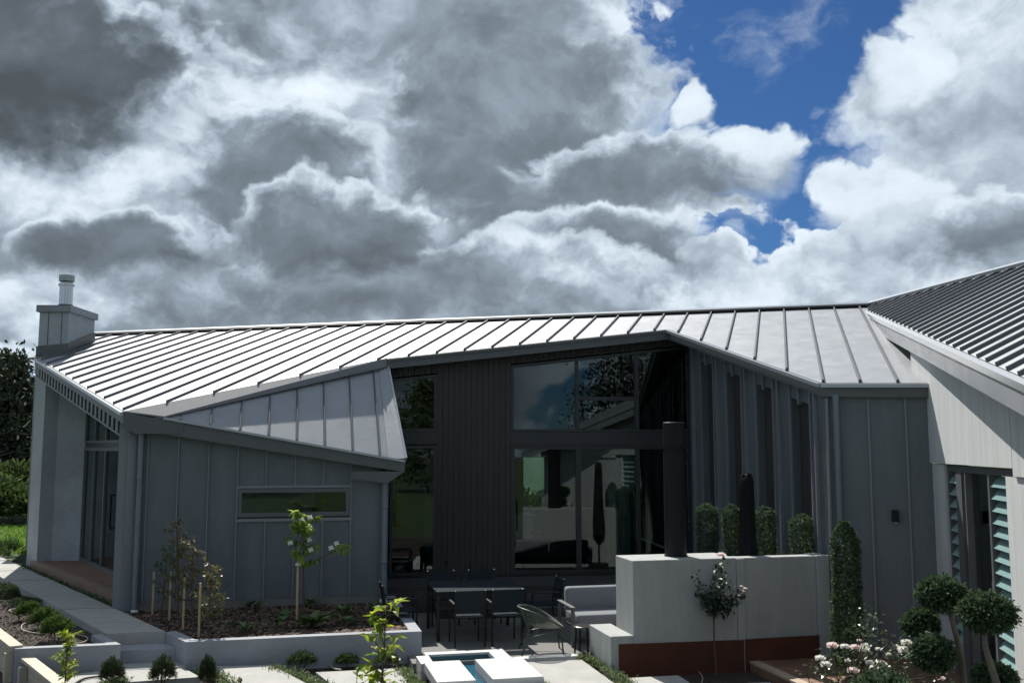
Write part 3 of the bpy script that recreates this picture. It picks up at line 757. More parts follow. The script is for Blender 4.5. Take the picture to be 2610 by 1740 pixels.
# slatted frieze below the eave
fr = LS.poly([(.0, lt(0) - .31), (pu1 + .1, lt(pu1 + .1) - .31), (pu1 + .1, lt(pu1 + .1) - .285), (0, lt(0) - .285)], .0, .06).build('frieze', m_batten, house)
nf = 26
for i in range(nf):
    a0 = .1 + (pu1 - .1) * i / nf
    LS.poly([(a0, lt(a0) - .284), (a0 + .16, lt(a0 + .16) - .284), (a0 + .16, lt(a0 + .16) + .02), (a0, lt(a0) + .02)], .0, .05).build('slat', m_roofdark, fr)
LS.poly([(0, lt(0) - .28), (pu1, lt(pu1) - .28), (pu1, lt(pu1) + .02), (0, lt(0) + .02)], -.06, -.03).build('wall', m_black, house)
# porch deck
pd = empty('porch_deck', G(200, 1470, PDZ), 'brown timber porch deck before the glazed entrance doors of the left wing', 'deck')
df0, df1 = G(306, 1519, PDZ), G(76, 1428, PDZ)
dfd = (df1 - df0).normalized(); dfn = Vector((dfd.y, -dfd.x, 0))
if dfn.x < 0: dfn = -dfn
dL = (df1 - df0).length; wd = .145
df = lambda t, o, z: Vector((df0.x, df0.y, z)) + dfd * t + dfn * o
for i in range(12):
    o_ = .15 + i * wd
    B().prism([df(0, o_, PDZ), df(dL - .1, o_, PDZ), df(dL - .1, o_ + wd - .008, PDZ), df(0, o_ + wd - .008, PDZ)], -UP * .03).build('board', m_deck, pd)
B().prism([df(-.02, 0, PDZ + .005), df(dL, 0, PDZ + .005), df(dL, .142, PDZ + .005), df(-.02, .142, PDZ + .005)], -UP * .034).build('edge_board', m_deckl, pd)
B().prism([df(0, .012, PDZ - .032), df(dL, .012, PDZ - .032), df(dL, .04, PDZ - .032), df(0, .04, PDZ - .032)], -UP * .20).build('fascia', m_deckl, pd)

# chimney -------------------------------------------------------------------
cy = L1.y + .1
ca, cb_, cc = AY(97, 880, cy), AY(172, 880, cy), None
cx0, cx1 = ca.x, cb_.x; cdp = 1.5
zc1 = AY(97, 795, cy).z; zb = 4.7
ch = B().prism([(cx0, cy, zb), (cx1, cy, zb), (cx1 - .03, cy + cdp, zb), (cx0 - .03, cy + cdp, zb)], (0, 0, zc1 - zb)).build('chimney', m_concl, house)
zc2 = AY(97, 778, cy).z
B().prism([(cx0 - .06, cy - .06, zc1), (cx1 + .06, cy - .06, zc1), (cx1 + .03, cy + cdp + .06, zc1), (cx0 - .09, cy + cdp + .06, zc1)], (0, 0, zc2 - zc1)).build('cap', m_batten, ch)
for xx in (cx0 + .22, cx1 - .16):
    B().box((xx, cy - .002, (zb + zc1) / 2), .012, .02, zc1 - zb - .01).build('joint', m_roofdark, ch)
fb = B()
fl = [(cx0 - .03, cy - .03), (cx1 + .03, cy - .03), (cx1, cy + cdp), (cx0 - .06, cy + cdp)]
B().prism([Vector((x_, y_, P1.z(x_, y_) - .05)) for x_, y_ in fl], (0, 0, .30)).build('flashing', m_roofdark, ch)
B().prism([Vector((x_, y_, P1.z(x_, y_) - .02)) for x_, y_ in ((cx0 - .1, cy - .3), (cx1 + .22, cy - .3), (cx1 + .22, cy + cdp), (cx0 - .1, cy + cdp))], (0, 0, .05)).build('flashing', m_roofdark, ch)
fc = Vector((AY(169, 740, cy + .5).x, cy + .5, 0)); fz0 = zc2; fz1 = AY(169, 702, cy + .5).z; hh = fz1 - fz0
flu = B().lathe(fc, [(.16, fz0), (.16, fz0 + .09), (.155, fz0 + .09), (.155, fz1 - .26), (.185, fz1 - .26), (.185, fz1 - .21), (.15, fz1 - .2), (.13, fz1 - .15)], 20).build('flue', m_steel, ch, True)
smooth_by_angle(flu)
smooth_by_angle(B().lathe(fc, [(.14, fz1 - .149), (.18, fz1 - .145), (.18, fz1 - .005), (.15, fz1)], 20).build('flue_cowl', m_galv, ch, True))
B().lathe(fc, [(.166, fz0), (.166, fz0 + .085)], 20).build('flue_collar', m_black, ch)

# rooms behind the glass --------------------------------------------------------
bkP = GW.pt(-9, 0, -8.2); bkQ = GW.pt(9.5, 0, -8.2)
BWf = WF(bkP, bkQ)
bu0, bu1 = BWf.u(1300, 1200), BWf.u(1392, 1200); bz0, bz1 = BWf.z(1340, 1296), BWf.z(1340, 1160)
bh = 5.2
for a0, a1, z0, z1 in ((0, bu0, 0, bh), (bu1, BWf.L, 0, bh), (bu0, bu1, 0, bz0), (bu0, bu1, bz1, bh)):
    BWf.rect(a0, a1, z0, z1, -.15, 0).build('wall', m_plaster, house)
window(BWf, 'window', bu0, bu1, bz0, bz1, fm=m_frame)
B().prism([GW.pt(-.6, FLZ - .02, -.21), GW.pt(uB + .7, FLZ - .02, -.21), GW.pt(uB + .7, FLZ - .02, -8.2), GW.pt(-.6, FLZ - .02, -8.2)], -UP * .3).build('floor', m_deckd, house)
B().prism([DW.pt(0, PDZ - .01, -.13), DW.pt(6.0, PDZ - .01, -.13), FW.pt(.8, PDZ - .01, -.21), FW.pt(fR, PDZ - .01, -.21), FW.pt(fR, PDZ - .01, -9), DW.pt(0, PDZ - .01, -2)], -UP * .2).build('floor', m_deckd, house)
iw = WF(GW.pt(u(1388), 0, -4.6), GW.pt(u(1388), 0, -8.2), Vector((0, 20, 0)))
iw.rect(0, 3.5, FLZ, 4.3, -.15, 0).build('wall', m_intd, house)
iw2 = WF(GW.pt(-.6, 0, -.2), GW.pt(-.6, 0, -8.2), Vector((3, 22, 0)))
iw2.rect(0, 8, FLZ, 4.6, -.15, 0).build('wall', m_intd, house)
iw3 = WF(GW.pt(uB + .8, 0, -.3), GW.pt(uB + .8, 0, -8.2), Vector((0, 22, 0)))
iw3.rect(0, 8, FLZ, 5.2, -.15, 0).build('wall', m_plaster, house)
isl = empty('kitchen_island', GW.pt(u(1360), FLZ, -3.8), 'white kitchen island seen through the open sliding door', 'kitchen island')
q = GW.pt(u(1352), 0, -3.8)
B().bbox((q.x - .25, q.y, FLZ + .44), 1.5, .85, .86, -AZA, .01, 1).build('cabinet', m_white, isl)
B().bbox((q.x - .25, q.y, FLZ + .90), 1.6, .95, .05, -AZA, .01, 1).build('benchtop', m_white, isl)
tp = B().tube([(q.x, q.y, FLZ + .92), (q.x, q.y, FLZ + 1.2), (q.x + .06, q.y - .1, FLZ + 1.26), (q.x + .08, q.y - .18, FLZ + 1.22)], .014, 8).build('tap', m_black, isl)
def stool(p, lab):
    s_ = empty('bar_stool', p, lab, 'stool')
    B().lathe(p, [(.16, .62), (.18, .63), (.18, .66), (.15, .68)], 16).build('seat', m_blkobj, s_)
    for k in range(4):
        an = k * math.pi / 2 + .4
        B().tube([p + Vector((.12 * math.cos(an), .12 * math.sin(an), .62)), p + Vector((.19 * math.cos(an), .19 * math.sin(an), 0))], .012, 6).build('leg', m_black, s_)
stool(GW.pt(u(1405), FLZ, -1.9), 'dark bar stool indoors just behind the door stile')
stool(GW.pt(u(1450), FLZ, -2.6), 'dark bar stool indoors deeper in the kitchen beside the grey wall')
bs = empty('indoor_sofa', GW.pt(u(1372), FLZ, -1.1), 'black low sofa indoors right behind the sliding door', 'sofa')
q = GW.pt(u(1368), 0, -1.1)
B().bbox((q.x, q.y, FLZ + .22), .95, .7, .36, -AZA, .05).build('seat', m_blkobj, bs); B().bbox((q.x, q.y - .28, FLZ + .40), .95, .16, .44, -AZA, .05).build('backrest', m_blkobj, bs)
def curtain(px0, px1, depth, ztop, lab):
    u0, u1 = u(px0), u(px1); n_ = 40; vs = []; fs = []
    for i in range(n_ + 1):
        uu = u0 + (u1 - u0) * i / n_; dd_ = depth + .05 * math.sin(i * 1.9) + .02 * math.sin(i * .7)
        vs += [GW.pt(uu, FLZ + .02, dd_), GW.pt(uu, ztop, dd_)]
    fs = [(2 * i, 2 * i + 2, 2 * i + 3, 2 * i + 1) for i in range(n_)]
    o = mk('curtain', vs, fs, m_curt, None, True); tag(o, lab, 'curtain', None)
curtain(1556, 1612, -.35, 3.0, 'pale linen curtain hanging behind the fixed glass beside the black flue')
curtain(1085, 1109, -.35, 3.0, 'narrow linen curtain gathered at the edge of the tall window by dark cladding')

# deck before the glazed wall -----------------------------------------------------
hd_ = empty('terrace_deck', GW.pt(1, 0, .7), 'dark weathered timber deck with steps below the glazed wall', 'deck')
du0, du1 = uA - .1, uB + .05
k = 0; x = du0
while x < du1:
    B().prism([GW.pt(x, FLZ - .03, .06), GW.pt(min(x + .132, du1), FLZ - .03, .06), GW.pt(min(x + .132, du1), FLZ - .03, 1.28), GW.pt(x, FLZ - .03, 1.28)], -UP * .025).build('board', m_deckd, hd_); x += .14
GW.rect(du0, du1, 0, FLZ - .056, .05, 1.25).build('riser', m_deckd, hd_)
GW.rect(du0 + 1.0, du1, 0, .32, 1.252, 1.60).build('step', m_deckd, hd_)
GW.rect(du0 + 1.0, du1, 0, .16, 1.602, 1.95).build('step', m_deckd, hd_)

# ================================================================== hardscape
def ab(o, a, b, z): return Vector((o.x, o.y, 0)) + Bd * a + A * b + UP * z
PO = G(1309, 1677, 0)                       # patio front edge passes here
g = B().prism([ab(PO, -1.45, 0, 0), ab(PO, 6.2, 0, 0), ab(PO, 6.2, 5.8, 0), ab(PO, -2.2, 5.8, 0), ab(PO, -2.2, .6, 0), ab(PO, -1.45, .6, 0)], -UP * .12)
tag(g.build('patio', m_patio), kind='structure')
# raised upper ground behind the left planters (path level)
UZ = .24
s0_ = G(271, 1613.7, .35)
fl0 = G(308, 1641, .33)                              # left planter, front right corner
poly = [fl0 + A * .12 - Bd * .15, fl0 - Bd * 1.30 + A * .1, fl0 - Bd * 1.30 + Dd * 3.3 + A * .1, Vector((-45, 19, 0)), fl0 + Dd * 42 + Bd * 60, Vector((-3.5, 32, 0)), FW.pt(1.2, 0, -.15), FW.pt(.1, 0, .1), colP + ld * -.3 + lnI * -.4, G(414, 1608, .35) + Dn * .05 + Dd * .3, s0_ + Dd * .3, fl0 + Dd * .95 - Bd * .05]
poly = [Vector((p.x, p.y, UZ)) for p in poly]
tag(B().prism([poly[i] for i in range(12)], -UP * .55).build('upper_garden', m_soil), kind='structure')
bk0, bk1 = fl0 - Bd * 1.30 + Dd * 3.3 + A * .1, Vector((-45, 19, 0))
tag(B().add([Vector((bk0.x, bk0.y, UZ + .006)), Vector((bk1.x, bk1.y, UZ + .006)), Vector((bk1.x, bk1.y - 2.2, -.36)), Vector((bk0.x - .3, bk0.y - 2.2, -.36))], [(0, 1, 2, 3)]).build('grass_bank', m_lawn), kind='structure')
# lit lawn further back on the left
lq = [G(-60, 1425, UZ + .01), G(75, 1408, UZ + .01)]
tag(B().add([Vector((-44, 19.4, UZ + .012)), Vector((-12.6, 22.6, UZ + .012)), Vector((-11.9, 25.2, UZ + .012)), Vector((-8, 60, UZ + .012)), Vector((-44, 60, UZ + .012))], [(0, 1, 2, 3, 4)]).build('back_lawn', m_lawn), kind='structure')

path = bpy.data.objects.new('path', None); COL.objects.link(path); path.location = (-6, 15, 0); path['kind'] = 'structure'
def slab(pts, z, th=.12, m=None, parent=None):
    p = [Vector((q.x, q.y, z)) for q in pts]
    c = sum(p, Vector((0, 0, 0))) / len(p)
    return B().prism([q for q in p], -UP * th).build('paving_slab', m or m_slab, parent or path)
PZ = .35
wE = G(414, 1608, PZ) - G(271, 1613.7, PZ); wv = Bd * .80
s0 = G(271, 1613.7, PZ)
def pslab(t0, t1, th=.16): slab([s0 + Dd * t0, s0 + Dd * t0 + wv, s0 + Dd * t1 + wv, s0 + Dd * t1], PZ, th)
pslab(0, 2.62, .5); pslab(2.70, 6.95); pslab(7.03, 8.9); pslab(8.98, 11.2); pslab(11.3, 14)
slab([s0 - Bd * 1.9 + Dd * 9.6 - Dn * .0, s0 + Dd * 9.6 - Bd * .1, s0 + Dd * 10.9 - Bd * .1, s0 - Bd * 1.9 + Dd * 10.9], PZ - .02, .1)
# steps
st = B(); 
stp = empty('garden_steps', s0 - UP * PZ, 'two grey concrete steps between the planters at the end of the path', 'steps')
p = [s0 - Dd * .46, s0 + wv - Dd * .46, s0 + wv - Dd * .003, s0 - Dd * .003]
B().prism([Vector((q.x, q.y, .185)) for q in p], -UP * .30).build('step', m_conc, stp)
p = [s0 - Dd * .92, s0 + wv - Dd * .92, s0 + wv - Dd * .463, s0 - Dd * .463]
B().prism([Vector((q.x, q.y, .006)) for q in p], -UP * .12).build('landing', m_slab, stp)

# lower slabs
SLZ = 0.0
gs = lambda *pts: slab([G(x_, y_, SLZ) for x_, y_ in pts], SLZ)
gs((128, 1722), (157, 1720.7), (437.5, 1684.4), (510, 1723.7), (353, 1735), (120, 1752))
gs((544, 1697), (690, 1692.8), (790, 1745), (826, 1765), (620, 1775), (560, 1712))
gs((804.6, 1711.7), (1019, 1701.5), (1058, 1780), (905, 1790))
slab([G(1325.8, 1679, 0) - A * .20, G(1471.7, 1672.3, 0) - A * .20, G(1610, 1772, 0), G(1430, 1788, 0)], SLZ)
gs((1599, 1726.5), (1728, 1719.5), (1800, 1765), (1665, 1775))
gs((1905, 1739), (1962, 1737), (2010, 1770), (1950, 1775))
strip(ab(PO, .0, -.005, -.10), ab(PO, 1.02, -.005, -.10), -A * .15, UP * .125, 'kerb_edge', m_coping, path)

# planters ------------------------------------------------------------
def wall_run(name, pts, th, z0, z1, m, parent, side):
    for p_, q_ in zip(pts[:-1], pts[1:]):
        d = (q_ - p_); d.z = 0; d.normalize(); nn_ = Vector((-d.y, d.x, 0)) * side * th
        B().prism([Vector((p_.x, p_.y, z0)), Vector((q_.x, q_.y, z0)), Vector((q_.x, q_.y, z0)) + nn_, Vector((p_.x, p_.y, z0)) + nn_], UP * (z1 - z0)).build(name, m, parent)
PT = .33
cl_, cr_ = G(474, 1635, PT), G(1074.9, 1607.7, PT)
cbk = cr_ + A * 4.2; clb = cl_ + Dd * .92
pl = empty('raised_planter', cl_ - UP * PT, 'long grey concrete planter of bark mulch before the low grey wing', 'planter')
T = .17
def mitre_planter(parent, pts, th, z0, z1, m):
    """open wall run with mitred corners, pts along outer face, thickness to the left"""
    n_ = len(pts); dirs = [(pts[i + 1] - pts[i]) for i in range(n_ - 1)]
    for d in dirs: d.z = 0; d.normalize()
    nrm = [Vector((-d.y, d.x, 0)) for d in dirs]; inner = []
    for i, p_ in enumerate(pts):
        if i == 0: o_ = nrm[0] * th
        elif i == n_ - 1: o_ = nrm[-1] * th
        else:
            b_ = (nrm[i - 1] + nrm[i]).normalized(); o_ = b_ * th / b_.dot(nrm[i])
        inner.append(p_ + o_)
    F = lambda p_, z: Vector((p_.x, p_.y, z))
    for i in range(n_ - 1):
        B().prism([F(pts[i], z0), F(pts[i + 1], z0), F(inner[i + 1], z0), F(inner[i], z0)], UP * (z1 - z0)).build('wall', m, parent)
mitre_planter(pl, [clb, cl_, cr_, cbk], T, SOILZ - .05, PT, m_conc)
MZ = .28
mul = [clb, cl_, cr_, cbk, FW.pt(fR, 0, -.05), FW.pt(0, 0, -.05), FW.pt(0, 0, .2)]
mulch_poly = [Vector((q.x, q.y, MZ)) for q in (clb + Dd * 2.6 + Bd * .1, clb + Bd * .1, cl_ + A * .1 + Bd * .1, cr_ + A * .1 - Bd * .1, cbk - Bd * .1, FW.pt(fR, 0, -.02), FW.pt(.05, 0, -.02))]
B().prism(mulch_poly, -UP * .2).build('mulch_bed', m_soil, pl)
pl2 = empty('corner_planter', fl0 - UP * PT, 'smaller grey concrete planter with round green shrubs beside the steps', 'planter')
fl1 = fl0 - Bd * 1.33
mitre_planter(pl2, [fl1, fl0, fl0 + Dd * .95], .14, SOILZ - .1, PT, m_conc)
# timber retaining walls ------------------------------------------------
def timber_wall(p, q, zt_, zb_, lab, wid=.16):
    d = (q - p); d.z = 0; d.normalize(); n_ = Vector((-d.y, d.x, 0))
    if n_.x > 0: n_ = -n_
    w = empty('timber_retaining_wall', Vector((p.x, p.y, zb_)), lab, 'retaining wall')
    F = lambda v, z: Vector((v.x, v.y, z))
    B().prism([F(p + n_ * wid * .55, zt_ - .045), F(q + n_ * wid * .55, zt_ - .045), F(q - n_ * wid * .45, zt_ - .045), F(p - n_ * wid * .45, zt_ - .045)], UP * .045).build('cap', m_timber, w)
    z = zt_ - .05; 
    while z > zb_ + .02:
        z0 = max(zb_, z - .19)
        B().prism([F(p + n_ * .02, z0), F(q + n_ * .02, z0), F(q - n_ * .03, z0), F(p - n_ * .03, z0)], UP * (z - z0 - .008)).build('sleeper', m_timber, w); z = z0
    L = (q - p).length; k_ = max(2, int(L / 1.1) + 1)
    for i in range(k_):
        c = p + d * (.10 + (L - .2) * i / (k_ - 1)) + n_ * .075
        B().box((c.x, c.y, (zt_ - .10 + zb_) / 2), .10, .10, zt_ - .10 - zb_, math.atan2(d.y, d.x)).build('post', m_timber, w)
    return w
t0_ = G(43, 1650, PT); timber_wall(Vector((t0_.x, t0_.y, 0)), Vector((t0_.x, t0_.y, 0)) + Dd * 3.2, PT + .03, -.35, 'pale timber retaining wall closing the open end of the corner planter')
t1_ = G(71, 1673, .22); timber_wall(Vector((t1_.x, t1_.y, 0)), Vector((t1_.x, t1_.y, 0)) - Dd * 3.2, .22, -.35, 'pale timber retaining wall stepping down in front of the corner planter')

# water feature -----------------------------------------------------------
wf_ = empty('water_feature', G(1180, 1690, 0), 'pale stone water rill with a sunken basin and flat cover slabs', 'water feature')
WZ = .09
wo = G(1079.9, 1661.6, WZ); wr = (G(1278, 1650.8, WZ) - wo).dot(Bd)
F0 = lambda a, b, z: Vector((wo.x, wo.y, 0)) + Bd * a + A * b + UP * z
def wslab(a0, a1, b0, b1, z, th, m=m_coping, name='coping_slab'):
    return B().prism([F0(a0, b0, z), F0(a1, b0, z), F0(a1, b1, z), F0(a0, b1, z)], -UP * th).build(name, m, wf_)
def wab(px, py, z=WZ):
    q = G(px, py, z) - Vector((wo.x, wo.y, z)); return q.dot(Bd), q.dot(A)
bi0 = wab(1090.7, 1667.4); bi1 = wab(1247.4, 1660); bf = wab(1105.6, 1688); br = wab(1264.8, 1680.6)
lx = bi0[0]; rx = (bi1[0] + br[0]) / 2; by0 = (bi0[1] + bi1[1]) / 2; by1 = (bf[1] + br[1]) / 2
chl = wab(1171.9, 1686.4)[0]; chr_ = wab(1212.6, 1685.6)[0]; fy = wab(1257.3, 1733.7)[1]
print('water', wr, lx, rx, by0, by1, chl, chr_, fy)
wslab(0, wr, by0, 0.0, WZ, .22); wslab(0, lx, by1 - .0, by0, WZ, .22); wslab(rx, wr, by1, by0, WZ, .22)
wslab(-.14, -.002, by1 - .02, -.22, WZ - .0, .22)
wslab(-.10, chl, fy, by1 - .001, WZ + .02, .12); wslab(chr_, wr + .12, fy, by1 - .001, WZ + .02, .12)
wslab(-.02, chl, fy - .9, by1, WZ - .105, .2, m_conc, 'channel_wall'); wslab(chr_, wr, fy - .9, by1, WZ - .105, .2, m_conc, 'channel_wall')
wslab(-.10, chl, fy - .9, fy - .06, WZ - .06, .12)
wslab(chr_, wr + .12, fy - .9, fy - .06, WZ - .06, .12)
wslab(lx - .02, rx + .02, by1, by0, -.22, .05, m_tile, 'basin_floor'); wslab(chl - .02, chr_ + .02, fy - .9, by1, -.22, .05, m_tile, 'channel_floor')
wslab(lx, rx, by0 - .004, by0 - .02, WZ - .03, .24, m_tile, 'basin_lining'); wslab(rx - .02, rx - .004, by1, by0 - .02, WZ - .03, .24, m_tile, 'basin_lining')
wt = B().prism([F0(lx, by1, -.05), F0(rx, by1, -.05), F0(rx, by0, -.05), F0(lx, by0, -.05)], -UP * .01).build('water', m_water, wf_)
B().prism([F0(chl, fy - .9, -.07), F0(chr_, fy - .9, -.07), F0(chr_, by1, -.05), F0(chl, by1, -.05)], -UP * .01).build('water', m_water, wf_)
q = F0((chl + chr_) / 2, by1 - .28, -.03); B().lathe(q, [(.012, 0), (.012, .025), (.006, .03)], 10).build('spout', m_tip, wf_)

# outdoor fireplace ---------------------------------------------------------
fo = G(1556.3, 1621.3, .44); fo.z = 0
fp = empty('outdoor_fireplace', fo + Bd * 1.6, 'grey concrete outdoor fireplace wall with a bench and black flue', 'fireplace')
Q = lambda a, b, z: fo + Bd * a + A * b + UP * z
def fblock(name, a0, a1, b0, b1, z0, z1, m, bev=.008, parent=fp):
    c = Q((a0 + a1) / 2, (b0 + b1) / 2, (z0 + z1) / 2)
    return B().bbox(c, a1 - a0, b1 - b0, z1 - z0, -AZA, bev, 1).build(name, m, parent)
def qa(px, py, z): q = G(px, py, z) - fo; return q.dot(Bd), q.dot(A)
FT = 1.445
fa0 = qa(1616.8, 1429.7, FT)[0]; fa1 = None
def fA(px):           # a where vertical front plane hits px
    d = ray(px, 1500); t = (fo - C0).dot(A) / d.dot(A); return (C0 + d * t - fo).dot(Bd)
pil0, pil1, end0, end1 = fA(1878), fA(1899), fA(2083), fA(2115)
fblock('bench', 0, fa0 + .0, 0, .95, -.15, .44, m_concf)
fblock('chimney_block', fa0 + .001, pil0, .001, .72, -.15, FT, m_concf)
fblock('wall', pil0 + .001, end0, .02, .24, -.15, FT - .005, m_concf)
fblock('pilaster', pil0 + .001, pil1, -.012, .30, -.14, FT - .01, m_concf)
fblock('pilaster', end0, end1, -.012, .34, -.15, FT + .004, m_concf)
ra0 = fA(1575)
B().prism([Q(ra0, -.003, -.14), Q(fA(1892), -.003, -.14), Q(fA(1892), -.003, .315), Q(ra0, -.003, .335)], -A * .012).build('steel_panel', m_rust, fp)
rp2 = B().prism([Q(fA(1894), -.014, -.14), Q(end0 - .005, -.014, -.14), Q(end0 - .005, -.014, .33), Q(fA(1894), -.014, .322)], -A * .012).build('steel_panel', m_rust, fp)
for px in (1613, 1687, 1762, 1835, 1908, 1980, 2050):
    c = Q(fA(px), -.022, .285); B().tube([c, c - A * .012], .014, 8).build('bolt', m_rust, fp)
fcn = ONP(1723, 1424, fo + A * .42, A); fcn.z = 0
FR = .158
fz1_ = 3.36; fzr = 3.0
flue = smooth_by_angle(B().lathe(fcn, [(FR, FT), (FR, fzr - .06)], 32).build('flue', m_black, fp, True))
smooth_by_angle(B().lathe(fcn, [(FR * .9, fzr - .06), (FR * .9, fzr)], 32).build('flue_gap', m_black, flue, True))
smooth_by_angle(B().lathe(fcn, [(FR, fzr), (FR, fz1_), (FR * .96, fz1_ + .005)], 32).build('flue_cowl', m_black, flue, True))
B().lathe(fcn, [(FR + .012, FT), (FR + .012, FT + .012)], 32).build('flue_collar', m_black, flue)

# right timber deck -----------------------------------------------------------
rd = empty('garden_deck', G(2100, 1720, 0), 'reddish timber garden deck with a pale edge below the fireplace wall', 'deck')
dz = .02; da = fA(1903)
wid = 3.2
for i in range(36):
    b0_ = -.03 - .142 * i
    B().prism([Q(da + .16, b0_, dz), Q(da + wid, b0_, dz), Q(da + wid, b0_ - .135, dz), Q(da + .16, b0_ - .135, dz)], -UP * .025).build('board', m_deck, rd)
B().prism([Q(da, -.03, dz + .004), Q(da + .152, -.03, dz + .004), Q(da + .152, -5.2, dz + .004), Q(da, -5.2, dz + .004)], -UP * .03).build('edge_board', mat('pale_decking', (.42, .32, .24), .6, 0, var=.2, vscale=4), rd)
B().prism([Q(da + .01, -.03, dz - .03), Q(da + .04, -.03, dz - .03), Q(da + .04, -5.2, dz - .03), Q(da + .01, -5.2, dz - .03)], -UP * .28).build('fascia', m_deck, rd)
tag(B().prism([ab(G(2130, 1650, 0), 0, 0, SOILZ + .1), ab(G(2130, 1650, 0), .0, .03, SOILZ + .1), ab(G(2130, 1650, 0), .55, -.16, SOILZ + .1), ab(G(2130, 1650, 0), .55, -.19, SOILZ + .1)], UP * .16).build('bed_edging', mat('pale_decking', (.42, .32, .24)), None), 'pale timber edging board below the tall clipped cone', 'edging')

# ================================================================== furniture
def dining_chair(name, label):
    c = empty(name, (0, 0, 0), label, 'chair', None)
    w, d = .46, .48
    def part(nm, b, m): return b.build(nm, m, c, False)
    for sx in (-1, 1):
        x_ = sx * w / 2
        part('leg', B().tube([(x_, -d / 2 - .02, 0), (x_, -d / 2, .44), (x_, -d / 2 - .07, .85)], .015, 8), m_chair)
        part('leg', B().tube([(x_, d / 2, 0), (x_, d / 2 - .01, .62)], .014, 8), m_chair)
        part('armrest', B().bbox((x_, .0, .635), .045, .5, .02, 0, .006, 1), m_chair)
        part('cap', B().tube([(x_, -d / 2 - .07, .845), (x_, -d / 2 - .072, .86)], .019, 8), m_tip)
    part('seat', B().bbox((0, 0, .435), w - .03, d - .02, .02, 0, .008, 1), m_sling)
    part('backrest', B().prism([(-w / 2 + .015, -d / 2 - .012, .50), (w / 2 - .015, -d / 2 - .012, .50), (w / 2 - .015, -d / 2 - .068, .84), (-w / 2 + .015, -d / 2 - .068, .84)], (0, .008, 0)), m_sling)
    part('crossbar', B().tube([(-w / 2, -d / 2 - .03, .67), (w / 2, -d / 2 - .03, .67)], .009, 6), m_chair)
    part('crossbar', B().tube([(-w / 2, -d / 2 - .0, .46), (w / 2, -d / 2, .46)], .011, 6), m_chair)
    return c
tl = G(1114, 1508.5, .75); tlen, tdep = 1.42, 1.15
tb = empty('dining_table', Vector((tl.x, tl.y, 0)) + Bd * .7 + A * .6, 'dark square outdoor dining table in the shade of the house', 'table')
T_ = lambda a, b, z: Vector((tl.x, tl.y, 0)) + Bd * a + A * b + UP * z
B().prism([T_(0, 0, .735), T_(tlen, 0, .735), T_(tlen, tdep, .735), T_(0, tdep, .735)], UP * .02).build('tabletop', m_sling, tb)
for a_, b_ in ((.03, .03), (tlen - .03, .03), (tlen - .03, tdep - .03), (.03, tdep - .03)):
    q = T_(a_, b_, .367); B().box(q, .05, .05, .734, -AZA).build('leg', m_chair, tb)
fr_ = B()
B().prism([T_(.02, .02, .68), T_(tlen - .02, .02, .68), T_(tlen - .02, .05, .68), T_(.02, .05, .68)], UP * .054).build('apron', m_chair, tb)
rz0 = -AZA
ch0 = dining_chair('dining_chair', 'dark sling dining chair with its back to the water feature, nearer the raised planter')
CH = [(.42, -.30, 0, None), (1.00, -.28, 0, 'dark sling dining chair with its back to the water feature, nearer the woven lounge chair'),
      (-.52, .45, -math.pi / 2, 'dark sling dining chair at the table end beside the raised planter'),
      (.35, tdep + .36, math.pi, 'dark sling dining chair on the deck side of the table, nearer the tall window'),
      (1.08, tdep + .36, math.pi, 'dark sling dining chair on the deck side of the table, nearer the sliding door'),
      (tlen + .42, .52, math.pi / 2, 'dark sling dining chair at the table end facing the raised planter')]
for i, (a_, b_, rz, lab) in enumerate(CH):
    q = T_(a_, b_, 0)
    if i == 0: ch0.location = q; ch0.rotation_euler = (0, 0, rz0 + rz); ch0['group'] = 'dining chairs around the outdoor table'
    else: copy_tree(ch0, None, q, rz0 + rz, lab, 'dining chairs around the outdoor table')

# woven lounge chair
lc = G(1378, 1660, 0)
lo = empty('lounge_chair', lc, 'olive woven bucket lounge chair on thin metal legs at the patio edge', 'chair')
nU, nV = 40, 10; vs = []; fs = []
def shell(an, v):
    x_ = .34 * math.cos(an); y_ = .33 * math.sin(an)
    rim = Vector((x_, y_, .535 - .155 * x_ / .34 - .03 * math.cos(2 * an)))
    bot = Vector((.02 + x_ * .30, y_ * .35, .36 - .02 * math.cos(an)))
    t = v; e = 1 - (1 - t) ** 2.0
    p_ = bot.lerp(rim, t); p_.z = bot.z + (rim.z - bot.z) * t ** 1.7
    p_.x = bot.x + (rim.x - bot.x) * (t ** .75); p_.y = bot.y + (rim.y - bot.y) * (t ** .75)
    return p_
for j in range(nV + 1):
    for i in range(nU): vs.append(shell(2 * math.pi * i / nU, j / nV))
for j in range(nV):
    for i in range(nU): fs.append((j * nU + i, j * nU + (i + 1) % nU, (j + 1) * nU + (i + 1) % nU, (j + 1) * nU + i))
fs.append(tuple(range(nU - 1, -1, -1)))
sh = mk('shell', vs, fs, m_weave, lo, True, world=False)
mod = sh.modifiers.new('s', 'SOLIDIFY'); mod.thickness = .012
B().tube([shell(2 * math.pi * i / nU, 1.0) for i in range(nU + 1)], .012, 8, False).build('rim', m_olivem, lo, True, world=False)
for sy in (-1, 1):
    y_ = sy * .25
    B().tube([(-.31, sy * .1, .66), (-.19, y_, .36), (-.23, y_, .20), (-.30, y_ * 1.08, 0)], .012, 8).build('leg', m_olivem, lo, True, world=False)
    B().tube([(.27, y_, .36), (.31, y_ * 1.05, 0)], .012, 8).build('leg', m_olivem, lo, True, world=False)
    B().tube([(-.22, y_, .22), (-.1, y_, .27), (.27, y_, .35)], .010, 8).build('rail', m_olivem, lo, True, world=False)
    B().tube([(-.14, y_, .265), (-.04, y_ * .6, .34)], .006, 6).build('strut', m_olivem, lo, True, world=False)
